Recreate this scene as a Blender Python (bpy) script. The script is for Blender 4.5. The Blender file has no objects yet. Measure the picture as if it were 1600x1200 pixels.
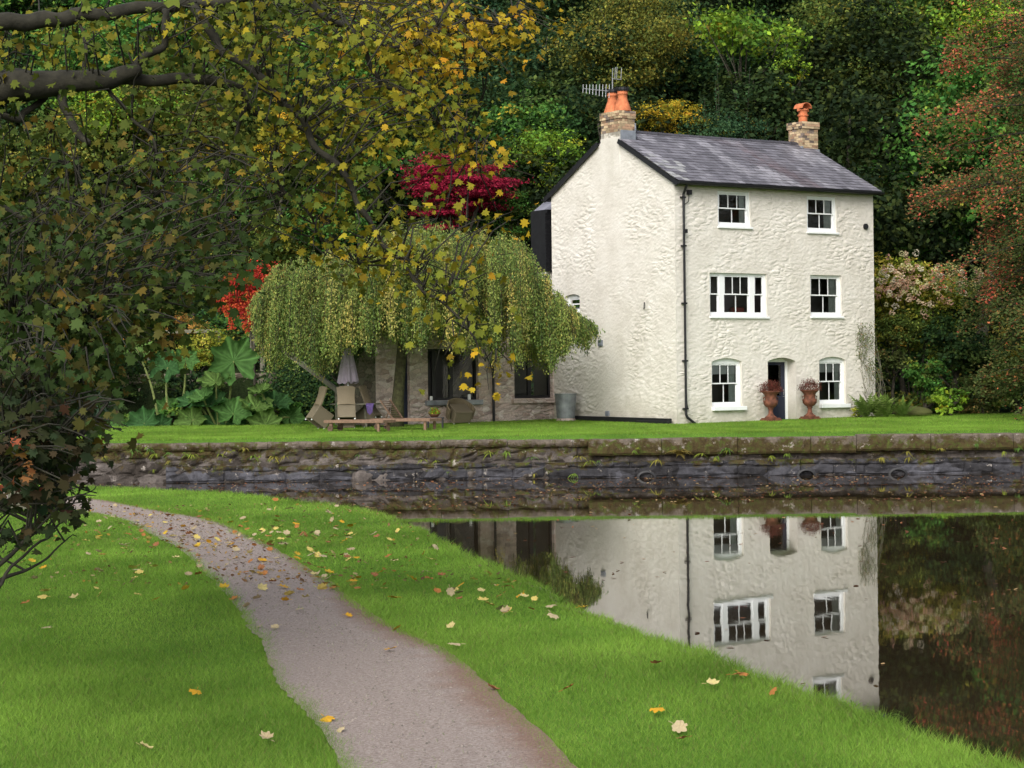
import bpy, math, random
import numpy as np
from mathutils import Vector, Matrix, noise
PI = math.pi; R = math.radians
S = bpy.context.scene; C = S.collection
rng = np.random.default_rng(7); random.seed(7)
F = 3300.0; H = 2.68; ROLL = 0.012; VY = 590.0

# ---------------------------------------------------------------- camera
cam = bpy.data.objects.new('camera', bpy.data.cameras.new('camera')); C.objects.link(cam)
cam.matrix_world = Matrix.Translation((0, 0, H)) @ Matrix.Rotation(R(90), 4, 'X') @ Matrix.Rotation(-ROLL, 4, 'Z')
cam.data.sensor_width = 36; cam.data.lens = F / 1600 * 36; cam.data.shift_y = -(600 - VY) / 1600
cam.data.clip_start = 0.5; cam.data.clip_end = 600
S.camera = cam

def ray(u, v):                      # photo pixel -> direction with Y = 1 (measuring tool)
    dx, dy = u - 800, v - VY
    b = dy + ROLL * dx; a = dx - ROLL * b
    return Vector((a / F, 1, -b / F))
def P(u, v, D):
    r = ray(u, v); return Vector((r.x * D, D, H + r.z * D))
def on_z(u, v, z):
    r = ray(u, v); t = (z - H) / r.z; return Vector((r.x * t, t, z))

# ---------------------------------------------------------------- ground heights
BZ = 0.45
def gfar(x, y):
    x = np.asarray(x, float); y = np.asarray(y, float)
    z = 1.00 + (y - 56) * 0.0165 + .125*np.clip((y - 56.12)/.35, 0, 1)*np.clip((62-y)/5.5, 0, 1)
    h = np.clip(y - 77.5 + 0.10 * np.clip(x - 12, 0, 20), 0, None)
    z = z + 0.60 * h + 0.5 * np.sin(x * .21 + 1) * np.sin(y * .17) * np.clip(h / 8, 0, 1)
    terr = (x < -4.2) & (y > 73.2)
    z = np.where(terr, np.maximum(z, 3.0 + 0.35 * (y - 73.2)), z)
    return z
def gnear(x, y):
    x = np.asarray(x, float); y = np.asarray(y, float)
    return BZ + 0.02 * np.sin(x * 1.1 + .5 * y) + 0.015 * np.sin(y * .9 - x * .4) 

# ---------------------------------------------------------------- object helpers
def tag(o, label=None, cat=None, group=None, kind=None):
    if label: o['label'] = label
    if cat: o['category'] = cat
    if group: o['group'] = group
    if kind: o['kind'] = kind
    return o
def empty(name, loc, rz=0, label=None, cat=None, group=None):
    o = bpy.data.objects.new(name, None); C.objects.link(o); o.location = loc; o.rotation_euler = (0, 0, rz)
    return tag(o, label, cat, group)
def link(name, me, mat=None, parent=None):
    o = bpy.data.objects.new(name, me); C.objects.link(o)
    if mat is not None and not me.materials: me.materials.append(mat)
    if parent: o.parent = parent
    return o
def copy_tree(o, parent=None):
    c = o.copy(); C.objects.link(c)
    if parent: c.parent = parent
    for ch in list(o.children): copy_tree(ch, c)
    return c

ATTRM = {'roof_slate','buff_brick','pebble','tinted_surface','weathered_teak','wicker_weave','leaf'}
class MB:
    def __init__(s): s.v = []; s.f = []; s.c = []; s.col = (1, 1, 1)
    def add(s, vs, fs):
        n = len(s.v); s.v += [tuple(p) for p in vs]; s.f += [tuple(i + n for i in f) for f in fs]
        s.c += [s.col] * len(vs); return s
    def box(s, x0, x1, y0, y1, z0, z1, M=None):
        vs = [Vector(p) for p in ((x0,y0,z0),(x1,y0,z0),(x1,y1,z0),(x0,y1,z0),(x0,y0,z1),(x1,y0,z1),(x1,y1,z1),(x0,y1,z1))]
        if M is not None: vs = [M @ p for p in vs]
        return s.add(vs, [(0,3,2,1),(4,5,6,7),(0,1,5,4),(1,2,6,5),(2,3,7,6),(3,0,4,7)])
    def beam(s, a, b, w, h):
        a = Vector(a); b = Vector(b); d = (b - a).normalized()
        up = Vector((0,0,1)) if abs(d.z) < .95 else Vector((0,1,0))
        x = d.cross(up).normalized() * w / 2; y = x.cross(d).normalized() * h / 2
        vs = [p + sx * x + sy * y for p in (a, b) for sx, sy in ((-1,-1),(1,-1),(1,1),(-1,1))]
        return s.add(vs, [(0,1,2,3),(7,6,5,4),(0,4,5,1),(1,5,6,2),(2,6,7,3),(3,7,4,0)])
    def tube(s, pts, rad, n=8, caps=True):
        pts = [Vector(p) for p in pts]
        if not hasattr(rad, '__len__'): rad = [rad] * len(pts)
        vs = []; fs = []; ref = None
        for i, p in enumerate(pts):
            d = (pts[min(i + 1, len(pts) - 1)] - pts[max(i - 1, 0)])
            d = d.normalized() if d.length > 1e-9 else Vector((0,0,1))
            if ref is None: ref = Vector((0,0,1)) if abs(d.z) < .9 else Vector((1,0,0))
            x = d.cross(ref)
            if x.length < 1e-4: x = d.cross(Vector((0,1,0)))
            x.normalize(); y = x.cross(d).normalized(); ref = -y if False else ref
            for k in range(n):
                a = 2 * PI * k / n; vs.append(p + rad[i] * (math.cos(a) * x + math.sin(a) * y))
        for i in range(len(pts) - 1):
            for k in range(n):
                k2 = (k + 1) % n; fs.append((i*n+k, i*n+k2, (i+1)*n+k2, (i+1)*n+k))
        if caps: fs.append(tuple(range(n))[::-1]); fs.append(tuple((len(pts)-1)*n + k for k in range(n)))
        return s.add(vs, fs)
    def lathe(s, prof, n=24, c=(0,0,0)):
        vs = [(c[0] + r*math.cos(2*PI*k/n), c[1] + r*math.sin(2*PI*k/n), c[2] + z) for r, z in prof for k in range(n)]
        fs = [(i*n+k, i*n+(k+1)%n, (i+1)*n+(k+1)%n, (i+1)*n+k) for i in range(len(prof)-1) for k in range(n)]
        fs.append(tuple(range(n))[::-1]); fs.append(tuple((len(prof)-1)*n+k for k in range(n)))
        return s.add(vs, fs)
    def build(s, name, mat, parent=None, smooth=False, bevel=0):
        me = bpy.data.meshes.new(name); me.from_pydata(s.v, [], s.f); me.update()
        if mat is None or mat.name in ATTRM:
            a = me.color_attributes.new('col', 'FLOAT_COLOR', 'POINT')
            a.data.foreach_set('color', np.array([(c[0], c[1], c[2], 1) for c in s.c], np.float32).ravel())
        if smooth: me.polygons.foreach_set('use_smooth', [True] * len(me.polygons))
        o = link(name, me, mat, parent)
        if bevel:
            m = o.modifiers.new('bevel', 'BEVEL'); m.width = bevel; m.segments = 2; m.limit_method = 'ANGLE'
        return o

def np_mesh(name, V, K, cols=None, smooth=False):
    """V (n*K,3): n faces of K own vertices each; cols (n,3)."""
    V = np.asarray(V, np.float32).reshape(-1, 3); n = len(V) // K
    me = bpy.data.meshes.new(name)
    me.vertices.add(len(V)); me.vertices.foreach_set('co', V.ravel())
    me.loops.add(n * K); me.loops.foreach_set('vertex_index', np.arange(n * K, dtype=np.int32))
    me.polygons.add(n); me.polygons.foreach_set('loop_start', np.arange(0, n * K, K, dtype=np.int32))
    me.update(calc_edges=True)
    if cols is not None:
        a = me.color_attributes.new('col', 'FLOAT_COLOR', 'POINT')
        cc = np.ones((n, K, 4), np.float32); cc[:, :, :3] = np.asarray(cols, np.float32)[:, None, :]
        a.data.foreach_set('color', cc.ravel())
    return me

# ---------------------------------------------------------------- materials
def nodes(name):
    m = bpy.data.materials.new(name); m.use_nodes = True; t = m.node_tree
    return m, t, t.nodes['Principled BSDF']
def N(t, typ, **kw):
    n = t.nodes.new(typ)
    for k, v in kw.items():
        if k in n.inputs.keys(): n.inputs[k].default_value = v
        else: setattr(n, k, v)
    return n
def ramp(t, stops, src=None, interp='LINEAR'):
    n = t.nodes.new('ShaderNodeValToRGB'); n.color_ramp.interpolation = interp
    e = n.color_ramp.elements
    while len(e) < len(stops): e.new(0.5)
    for i, (p, c) in enumerate(stops): e[i].position = p; e[i].color = (*c, 1)
    if src is not None: t.links.new(src, n.inputs[0])
    return n
def coords(t, scale=(1,1,1), obj=True):
    tc = N(t, 'ShaderNodeTexCoord'); mp = N(t, 'ShaderNodeMapping'); mp.inputs['Scale'].default_value = scale
    t.links.new(tc.outputs['Object' if obj else 'Generated'], mp.inputs[0]); return mp.outputs[0]
def noi(t, vec, scale, detail=4, rough=.6):
    n = N(t, 'ShaderNodeTexNoise'); n.inputs['Scale'].default_value = scale; n.inputs['Detail'].default_value = detail
    n.inputs['Roughness'].default_value = rough; t.links.new(vec, n.inputs['Vector']); return n.outputs['Fac']
def mixc(t, fac, a, b, mode='MIX'):
    n = N(t, 'ShaderNodeMix', data_type='RGBA', blend_type=mode)
    for i, x in ((0, fac), (6, a), (7, b)):
        if isinstance(x, (int, float)): n.inputs[i].default_value = x
        elif isinstance(x, tuple): n.inputs[i].default_value = (*x, 1)
        else: t.links.new(x, n.inputs[i])
    return n.outputs[2]
def bump(t, p, h, strength=.4, dist=.02):
    b = N(t, 'ShaderNodeBump'); b.inputs['Strength'].default_value = strength; b.inputs['Distance'].default_value = dist
    t.links.new(h, b.inputs['Height']); t.links.new(b.outputs[0], p.inputs['Normal'])

def sines(x, y, sc, seed):
    r = np.random.default_rng(seed); out = 0
    for k in range(14):
        a = r.uniform(0, PI*2); f = sc*r.uniform(.4, 1.8); out = out + np.sin((x*math.cos(a) + y*math.sin(a)*.8)*f + r.uniform(0, 6.28) + .8*np.sin(x*f*.3 + k))
    return .5 + .5*np.clip(out/5.5, -1, 1)
def plain(name, col, rough=.6, var=.25, scale=8, metal=0, attr=False, spec=.4, bmp=.15, bs=30):
    """a base colour broken up by noise and fine bump; attr multiplies by the mesh's own col attribute"""
    m, t, p = nodes(name); v = coords(t)
    n1 = noi(t, v, scale, 6); lo = tuple(c * (1 - var) for c in col); hi = tuple(min(1, c * (1 + var)) for c in col)
    c = ramp(t, [(.3, lo), (.7, hi)], n1).outputs[0]
    if attr:
        a = N(t, 'ShaderNodeAttribute', attribute_name='col'); c = mixc(t, 1.0, c, a.outputs['Color'], 'MULTIPLY')
    t.links.new(c, p.inputs['Base Color']); p.inputs['Roughness'].default_value = rough
    p.inputs['Metallic'].default_value = metal; p.inputs['Specular IOR Level'].default_value = spec
    if bmp: bump(t, p, noi(t, v, bs, 3), bmp, .01)
    return m

def foliage(name, trans=.3, rnd=True, rough=.7):
    m, t, p = nodes(name)
    a = N(t, 'ShaderNodeAttribute', attribute_name='col'); c = a.outputs['Color']
    if rnd:
        oi = N(t, 'ShaderNodeObjectInfo'); h = N(t, 'ShaderNodeHueSaturation')
        mr = N(t, 'ShaderNodeMapRange'); mr.inputs[3].default_value = .475; mr.inputs[4].default_value = .52
        mv = N(t, 'ShaderNodeMapRange'); mv.inputs[3].default_value = .7; mv.inputs[4].default_value = 1.35
        t.links.new(oi.outputs['Random'], mr.inputs[0]); t.links.new(oi.outputs['Random'], mv.inputs[0])
        t.links.new(mr.outputs[0], h.inputs['Hue']); t.links.new(mv.outputs[0], h.inputs['Value'])
        t.links.new(c, h.inputs['Color']); c = h.outputs[0]
    t.links.new(c, p.inputs['Base Color']); p.inputs['Roughness'].default_value = rough
    p.inputs['Specular IOR Level'].default_value = .12
    tr = N(t, 'ShaderNodeBsdfTranslucent'); t.links.new(c, tr.inputs[0])
    mx = N(t, 'ShaderNodeMixShader'); mx.inputs[0].default_value = trans
    t.links.new(p.outputs[0], mx.inputs[1]); t.links.new(tr.outputs[0], mx.inputs[2])
    t.links.new(mx.outputs[0], t.nodes['Material Output'].inputs[0]); return m

M = {}
M['leaf'] = foliage('leaf', .3, False)
M['leafr'] = foliage('leaf_varied', .3, True)
M['blade'] = foliage('grass_blade', .35, False, .5)
M['bark'] = plain('bark', (.045, .04, .028), .9, .5, 14, bmp=.6, bs=24)
M['mossbark'] = plain('moss_bark', (.045, .045, .018), .95, .6, 9, bmp=.8, bs=30)
M['white'] = plain('white_joinery', (.80, .82, .82), .45, .04, 5, bmp=.05)
M['black'] = plain('black_paint', (.012, .012, .014), .45, .3, 6)
M['terracotta'] = plain('terracotta', (.52, .165, .07), .85, .4, 5, bmp=.3)
M['lead'] = plain('lead', (.20, .22, .25), .5, .3, 5)
M['wood'] = plain('weathered_teak', (.17, .115, .08), .8, .35, 12, attr=True, bmp=.4)
M['greywood'] = plain('grey_wood', (.16, .15, .11), .85, .35, 9, bmp=.5)
M['galv'] = plain('galvanised', (.28, .30, .32), .45, .3, 4, metal=.5)
M['alu'] = plain('aluminium', (.28, .29, .30), .4, .1, 4, metal=.6)
M['rust'] = plain('cast_iron_rust', (.135, .05, .028), .85, .65, 7, bmp=.5)
M['fabric'] = plain('lilac_canvas', (.42, .36, .44), .9, .08, 5)
M['navy'] = plain('navy_paint', (.012, .016, .035), .35, .2, 5)
M['inner'] = plain('dark_room', (.10, .095, .085), .9, .2, 2)  # darkness of an unlit room put into the colour
M['curtain'] = plain('curtain_cloth', (.62, .66, .62), .9, .15, 10)
M['blind'] = plain('roller_blind', (.75, .75, .74), .9, .05, 5)
M['redcloth'] = plain('red_cushion', (.30, .06, .05), .9, .2, 10)
M['soil'] = plain('soil', (.035, .028, .018), .95, .4, 3, bmp=.6, bs=12)
M['stem'] = plain('plant_stem', (.14, .17, .05), .7, .3, 8)
M['flower'] = plain('pot', (.2, .09, .05), .8, .2, 8)

# painted rubble
def wall_paint():
    m, t, p = nodes('cream_masonry_paint'); v = coords(t)
    n = noi(t, v, 1.3, 6, .65); c = ramp(t, [(.3, (.585, .55, .485)), (.5, (.67, .635, .57)), (.7, (.72, .69, .63))], n).outputs[0]
    # dirt: streaky grey near the base, warm patches elsewhere
    st = noi(t, coords(t, (3, 3, .5)), 1.5, 5, .7); sr = ramp(t, [(.55, (0,0,0)), (.75, (1,1,1))], st).outputs[0]
    c = mixc(t, sr, c, (.60, .575, .50)); 
    sep = N(t, 'ShaderNodeSeparateXYZ'); t.links.new(v, sep.inputs[0])
    mr = N(t, 'ShaderNodeMapRange'); mr.inputs[1].default_value = .05; mr.inputs[2].default_value = 1.0; mr.inputs[3].default_value = 1.1; mr.inputs[4].default_value = 0
    t.links.new(sep.outputs[2], mr.inputs[0]); mul = N(t, 'ShaderNodeMath', operation='MULTIPLY')
    t.links.new(mr.outputs[0], mul.inputs[0]); t.links.new(noi(t, v, 3, 5), mul.inputs[1])
    c = mixc(t, mul.outputs[0], c, (.36, .34, .25))
    t.links.new(c, p.inputs['Base Color']); p.inputs['Roughness'].default_value = .75; p.inputs['Specular IOR Level'].default_value = .25
    a = noi(t, v, 9, 5, .65)
    bump(t, p, a, .7, .03); return m
M['paint'] = wall_paint()

def stone(name, cols, scale=3.2, stretch=(1, 1, 2.1), mortar=(.30, .27, .23), moss=None, mossz=None, dark=None):
    m, t, p = nodes(name); v0 = coords(t); v = coords(t, stretch)
    nz = N(t, 'ShaderNodeTexNoise'); nz.inputs['Scale'].default_value = 2.5; t.links.new(v, nz.inputs['Vector'])
    ad = N(t, 'ShaderNodeMix', data_type='RGBA', blend_type='LINEAR_LIGHT'); ad.inputs[0].default_value = .16
    t.links.new(v, ad.inputs[6]); t.links.new(nz.outputs['Color'], ad.inputs[7])
    vo = N(t, 'ShaderNodeTexVoronoi'); vo.inputs['Scale'].default_value = scale; t.links.new(ad.outputs[2], vo.inputs['Vector'])
    ve = N(t, 'ShaderNodeTexVoronoi', feature='DISTANCE_TO_EDGE'); ve.inputs['Scale'].default_value = scale; t.links.new(ad.outputs[2], ve.inputs['Vector'])
    sp = N(t, 'ShaderNodeSeparateColor'); t.links.new(vo.outputs['Color'], sp.inputs[0])
    k = len(cols); c = ramp(t, [(i / (k - 1), cc) for i, cc in enumerate(cols)], sp.outputs[0]).outputs[0]
    c = mixc(t, .55, c, ramp(t, [(.3, (.38,.38,.38)), (.7, (.85,.85,.85))], noi(t, v0, 14, 5, .7)).outputs[0], 'OVERLAY')
    er = ramp(t, [(.0, (.8,.8,.8)), (.05, (0,0,0))], ve.outputs['Distance']).outputs[0]
    c = mixc(t, er, c, mortar)
    if moss:
        mf = noi(t, v0, 1.6, 6, .75)
        sep = N(t, 'ShaderNodeSeparateXYZ'); t.links.new(v0, sep.inputs[0])
        mr = N(t, 'ShaderNodeMapRange'); mr.inputs[1].default_value = mossz[0]; mr.inputs[2].default_value = mossz[1]
        mr.inputs[3].default_value = -.25; mr.inputs[4].default_value = .12; t.links.new(sep.outputs[2], mr.inputs[0])
        sm = N(t, 'ShaderNodeMath', operation='ADD'); t.links.new(mf, sm.inputs[0]); t.links.new(mr.outputs[0], sm.inputs[1])
        mk = ramp(t, [(.50, (0,0,0)), (.58, (1,1,1))], sm.outputs[0]).outputs[0]
        mc = ramp(t, [(.35, moss[0]), (.65, moss[1])], noi(t, v0, 11, 4)).outputs[0]
        c = mixc(t, mk, c, mc)
        lk = ramp(t, [(.64, (0,0,0)), (.70, (1,1,1))], noi(t, v0, 4.5, 6, .7)).outputs[0]
        c = mixc(t, lk, c, (.34, .31, .27))
    t.links.new(c, p.inputs['Base Color']); p.inputs['Roughness'].default_value = .9; p.inputs['Specular IOR Level'].default_value = .2
    hh = N(t, 'ShaderNodeMath', operation='MULTIPLY_ADD'); hh.inputs[1].default_value = .3
    cl = ramp(t, [(0, (0,0,0)), (.12, (1,1,1))], ve.outputs['Distance']).outputs[0]
    t.links.new(noi(t, v0, 18, 5, .7), hh.inputs[0]); t.links.new(cl, hh.inputs[2]); bump(t, p, hh.outputs[0], .7, .03)
    return m
M['stone'] = stone('pink_rubble_stone', [(.34,.26,.22), (.52,.42,.37), (.42,.34,.30), (.58,.50,.45), (.25,.19,.17)], 3.4, mortar=(.50,.44,.39))
M['darkstone'] = stone('garden_wall_stone', [(.10,.08,.06), (.16,.13,.10), (.12,.11,.08), (.2,.17,.13)], 2.6, mortar=(.06,.055,.04), moss=((.02,.035,.012), (.05,.07,.02)), mossz=(0, 3))
M['canal'] = stone('canal_wall_stone', [(.085,.078,.075), (.05,.048,.048), (.12,.105,.095), (.075,.068,.068)], 2.6, (1,1,2.0), (.05,.042,.035), moss=((.055,.042,.02), (.045,.055,.014)), mossz=(.2, 1.1))
M['slatecourse'] = stone('wet_slate_course', [(.04,.041,.05), (.055,.056,.066), (.033,.033,.04)], 2.2, (1,1,1.6), (.03,.03,.034))
M['coping'] = stone('mossy_coping', [(.15,.125,.10), (.21,.185,.16), (.11,.09,.07)], 5.0, (1,1,1.3), (.12,.10,.08), moss=((.06,.045,.018), (.055,.07,.015)), mossz=(1.35, .35))
def mottled(name, base, zlo, zhi, moss_amt=0.0, cell=0):
    m, t, p = nodes(name); v = coords(t)
    c = ramp(t, [(.28, tuple(x*.45 for x in base)), (.5, base), (.72, tuple(x*1.7 for x in base))], noi(t, v, 3.2, 9, .78)).outputs[0]
    if cell:
        vo = N(t, 'ShaderNodeTexVoronoi'); vo.inputs['Scale'].default_value = cell; t.links.new(coords(t, (1,1,2.2)), vo.inputs['Vector']); sc_ = N(t, 'ShaderNodeSeparateColor'); t.links.new(vo.outputs['Color'], sc_.inputs[0])
        c = mixc(t, 1.0, c, ramp(t, [(0, (.5,.48,.46)), (1, (1.5,1.5,1.55))], sc_.outputs[0]).outputs[0], 'MULTIPLY')
    sep = N(t, 'ShaderNodeSeparateXYZ'); t.links.new(v, sep.inputs[0])
    mr = N(t, 'ShaderNodeMapRange'); mr.inputs[1].default_value = zlo; mr.inputs[2].default_value = zhi; mr.inputs[3].default_value = -.16; mr.inputs[4].default_value = .10 + moss_amt
    t.links.new(sep.outputs[2], mr.inputs[0]); sm = N(t, 'ShaderNodeMath', operation='ADD'); t.links.new(noi(t, v, 1.7, 9, .8), sm.inputs[0]); t.links.new(mr.outputs[0], sm.inputs[1])
    mk = ramp(t, [(.49, (0,0,0)), (.56, (1,1,1))], sm.outputs[0]).outputs[0]
    c = mixc(t, mk, c, ramp(t, [(.3, (.035,.025,.012)), (.5, (.075,.055,.022)), (.58, (.065,.08,.018)), (.72, (.13,.15,.03))], noi(t, v, 7, 6, .75)).outputs[0])
    lk = ramp(t, [(.60, (0,0,0)), (.66, (1,1,1))], noi(t, v, 3.6, 8, .75)).outputs[0]; c = mixc(t, lk, c, (.40, .36, .32))
    t.links.new(c, p.inputs['Base Color']); p.inputs['Roughness'].default_value = .92; p.inputs['Specular IOR Level'].default_value = .2
    bump(t, p, noi(t, v, 9, 9, .75), .9, .06); return m
M['canal'] = mottled('canal_wall_stone', (.095,.082,.072), .1, .9, .02, 1.9)
M['slatecourse'] = mottled('wet_slate_course', (.066,.066,.074), .02, .62, .06, 1.1)
M['coping'] = mottled('mossy_coping', (.14,.115,.09), 1.35, .6, .10)
M['slate'] = plain('roof_slate', (1, 1, 1), .55, .22, 5, attr=True, spec=.4, bmp=.25, bs=18)
M['brick'] = plain('buff_brick', (1, 1, 1), .9, .3, 14, attr=True, spec=.2, bmp=.4)
M['pebble'] = plain('pebble', (1, 1, 1), .85, .15, 14, attr=True, spec=.2, bmp=0)
M['vcol'] = plain('tinted_surface', (1, 1, 1), .8, .15, 10, attr=True, spec=.25, bmp=.2)

def wicker():
    m, t, p = nodes('wicker_weave'); v = coords(t)
    w1 = N(t, 'ShaderNodeTexWave', bands_direction='Z'); w1.inputs['Scale'].default_value = 14; w1.inputs['Distortion'].default_value = .6
    w2 = N(t, 'ShaderNodeTexWave', bands_direction='X'); w2.inputs['Scale'].default_value = 9; w2.inputs['Distortion'].default_value = .6
    t.links.new(v, w1.inputs['Vector']); t.links.new(v, w2.inputs['Vector'])
    mu = N(t, 'ShaderNodeMath', operation='MULTIPLY'); t.links.new(w1.outputs['Fac'], mu.inputs[0]); t.links.new(w2.outputs['Fac'], mu.inputs[1])
    c = ramp(t, [(0, (.11, .09, .055)), (.6, (.25, .21, .14))], mu.outputs[0]).outputs[0]
    a = N(t, 'ShaderNodeAttribute', attribute_name='col')
    t.links.new(mixc(t, 1.0, c, a.outputs['Color'], 'MULTIPLY'), p.inputs['Base Color'])
    p.inputs['Roughness'].default_value = .6; bump(t, p, mu.outputs[0], .6, .01); return m
M['wicker'] = wicker()

def glass():
    m, t, p = nodes('window_glass'); t.nodes.remove(p)
    tr = N(t, 'ShaderNodeBsdfTransparent'); tr.inputs[0].default_value = (.75, .78, .77, 1)
    gl = N(t, 'ShaderNodeBsdfGlossy'); gl.inputs['Roughness'].default_value = .01
    fr = N(t, 'ShaderNodeFresnel'); fr.inputs['IOR'].default_value = 1.55
    v = coords(t); b = N(t, 'ShaderNodeBump'); b.inputs['Strength'].default_value = .04; b.inputs['Distance'].default_value = .02
    t.links.new(noi(t, v, 2.5, 2), b.inputs['Height']); t.links.new(b.outputs[0], gl.inputs['Normal'])
    mx = N(t, 'ShaderNodeMixShader'); t.links.new(fr.outputs[0], mx.inputs[0]); t.links.new(tr.outputs[0], mx.inputs[1]); t.links.new(gl.outputs[0], mx.inputs[2])
    t.links.new(mx.outputs[0], t.nodes['Material Output'].inputs[0]); return m
M['glass'] = glass()

def water():
    m, t, p = nodes('canal_water'); v = coords(t, (1, .35, 1))
    c = ramp(t, [(.3, (.018, .013, .007)), (.7, (.035, .025, .014))], noi(t, coords(t), .5, 4)).outputs[0]
    t.links.new(c, p.inputs['Base Color']); p.inputs['Roughness'].default_value = .02; p.inputs['IOR'].default_value = 1.333
    p.inputs['Specular IOR Level'].default_value = .5
    bump(t, p, noi(t, v, 1.6, 3, .5), .022, .05); return m
M['water'] = water()

def ground_grass():
    m, t, p = nodes('lawn_ground'); v = coords(t)
    c = ramp(t, [(.3, (.06, .13, .015)), (.55, (.10, .21, .025)), (.75, (.15, .27, .04))], noi(t, v, .9, 8, .7)).outputs[0]
    t.links.new(c, p.inputs['Base Color']); p.inputs['Roughness'].default_value = .95; p.inputs['Specular IOR Level'].default_value = .1
    bump(t, p, noi(t, v, 40, 3), .8, .03); return m
M['lawn'] = ground_grass()
def gravel():
    m, t, p = nodes('gravel_path'); v = coords(t)
    f = noi(t, v, 45, 5, .75)
    c = ramp(t, [(.3, (.17, .13, .115)), (.5, (.36, .295, .262)), (.7, (.51, .44, .395))], f).outputs[0]
    soil = ramp(t, [(.3, (.19, .12, .09)), (.7, (.34, .235, .185))], f).outputs[0]
    a = N(t, 'ShaderNodeAttribute', attribute_name='soil')
    sm = N(t, 'ShaderNodeMath', operation='MULTIPLY_ADD'); sm.inputs[1].default_value = .9
    t.links.new(a.outputs['Fac'], sm.inputs[0]); ns = N(t, 'ShaderNodeMath', operation='SUBTRACT'); ns.inputs[1].default_value = .75
    t.links.new(noi(t, v, 2.2, 6, .7), ns.inputs[0]); t.links.new(ns.outputs[0], sm.inputs[2])
    mk = ramp(t, [(.1, (0,0,0)), (.6, (1,1,1))], sm.outputs[0]).outputs[0]
    c = mixc(t, mk, c, soil)
    t.links.new(c, p.inputs['Base Color']); p.inputs['Roughness'].default_value = .95; p.inputs['Specular IOR Level'].default_value = .15
    bump(t, p, noi(t, v, 70, 4, .7), .9, .02); return m
M['gravel'] = gravel()
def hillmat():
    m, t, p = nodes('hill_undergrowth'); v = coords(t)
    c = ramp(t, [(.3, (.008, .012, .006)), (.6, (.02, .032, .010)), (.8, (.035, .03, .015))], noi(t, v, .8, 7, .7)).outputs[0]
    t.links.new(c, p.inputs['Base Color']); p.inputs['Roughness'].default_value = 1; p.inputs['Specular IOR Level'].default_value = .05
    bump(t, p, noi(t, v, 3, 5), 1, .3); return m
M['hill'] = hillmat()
# ================================================================ light
W = bpy.data.worlds.new('World'); S.world = W; W.use_nodes = True; wt = W.node_tree
SUNV = Vector((-.24, -.80, .64)).normalized()
sky = wt.nodes.new('ShaderNodeTexSky'); sky.sky_type = 'NISHITA'; sky.sun_disc = False
sky.sun_elevation = math.asin(SUNV.z); sky.sun_rotation = math.atan2(SUNV.x, SUNV.y) % (2 * PI); sky.air_density = 1; sky.dust_density = 3; sky.ozone_density = 1
hs = wt.nodes.new('ShaderNodeHueSaturation'); hs.inputs['Saturation'].default_value = .45; wt.links.new(sky.outputs[0], hs.inputs['Color']); wt.links.new(hs.outputs[0], wt.nodes['Background'].inputs[0]); wt.nodes['Background'].inputs[1].default_value = .15
sun = bpy.data.objects.new('sun', bpy.data.lights.new('sun', 'SUN')); C.objects.link(sun)
sun.data.energy = 1.55; sun.data.angle = R(40); sun.data.color = (1, .97, .92)
sun.rotation_euler = SUNV.to_track_quat('Z', 'Y').to_euler()
S.view_settings.view_transform = 'Standard'; S.view_settings.look = 'None'; S.view_settings.exposure = 0.52; S.view_settings.gamma = 1
S.view_settings.use_curve_mapping = False
S.cycles.max_bounces = 8; S.cycles.transparent_max_bounces = 12; S.cycles.caustics_reflective = False; S.cycles.caustics_refractive = False

# ================================================================ ground, water, path
def grid_obj(name, xs, ys, zf, mat, attr=None):
    X, Y = np.meshgrid(xs, ys); Z = zf(X, Y); nx, ny = len(xs), len(ys)
    V = np.stack([X, Y, Z], -1).reshape(-1, 3)
    fs = [(j*nx+i, j*nx+i+1, (j+1)*nx+i+1, (j+1)*nx+i) for j in range(ny-1) for i in range(nx-1)]
    me = bpy.data.meshes.new(name); me.from_pydata(V.tolist(), [], fs); me.update()
    me.polygons.foreach_set('use_smooth', [True] * len(fs)); return link(name, me, mat)

me = bpy.data.meshes.new('water'); me.from_pydata([(-120,-60,0),(120,-60,0),(120,56.25,0),(-120,56.25,0)], [], [(0,1,2,3)])
tag(link('water', me, M['water']), kind='structure')

bank_px = [(2600,1640),(1700,1240),(1550,1190),(1400,1130),(1300,1095),(1200,1060),(1100,1020),(1000,983),(900,945),(830,908),(740,870),(690,848),(650,825),(600,805),(500,787),(400,777),(300,770),(200,763),(150,761),(0,756),(-300,752),(-900,747)]
bank = [on_z(u, v, BZ) for u, v in bank_px]
bank = [Vector((bank[0].x + 4, -30, BZ))] + bank
BY = np.array([p.y for p in bank]); BX = np.array([p.x for p in bank])
def edge_x(y): return np.interp(y, BY, BX) + .03 * np.sin(np.asarray(y) * 2.3) + .02 * np.sin(np.asarray(y) * 7.1)
ys = np.concatenate([np.arange(-30, 8, 2.), np.arange(8, BY[-1], .22)])
tt = np.concatenate([[0, .3, .6, .8], np.linspace(.86, .995, 30), [1.0]])
V = []; 
for y in ys:
    ex = float(edge_x(y))
    for t_ in tt: x = -60 + (ex + 60) * t_; V.append((x, y, float(gnear(x, y)) - (.05 if t_ == 1 else 0)))
    V.append((ex + .02, y, -.4))
n = len(tt) + 1; fs = [(j*n+i, j*n+i+1, (j+1)*n+i+1, (j+1)*n+i) for j in range(len(ys)-1) for i in range(n-1)]
me = bpy.data.meshes.new('near_bank'); me.from_pydata(V, [], fs); me.update(); me.polygons.foreach_set('use_smooth', [True]*len(fs))
tag(link('near_bank', me, M['lawn']), kind='structure')
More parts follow.
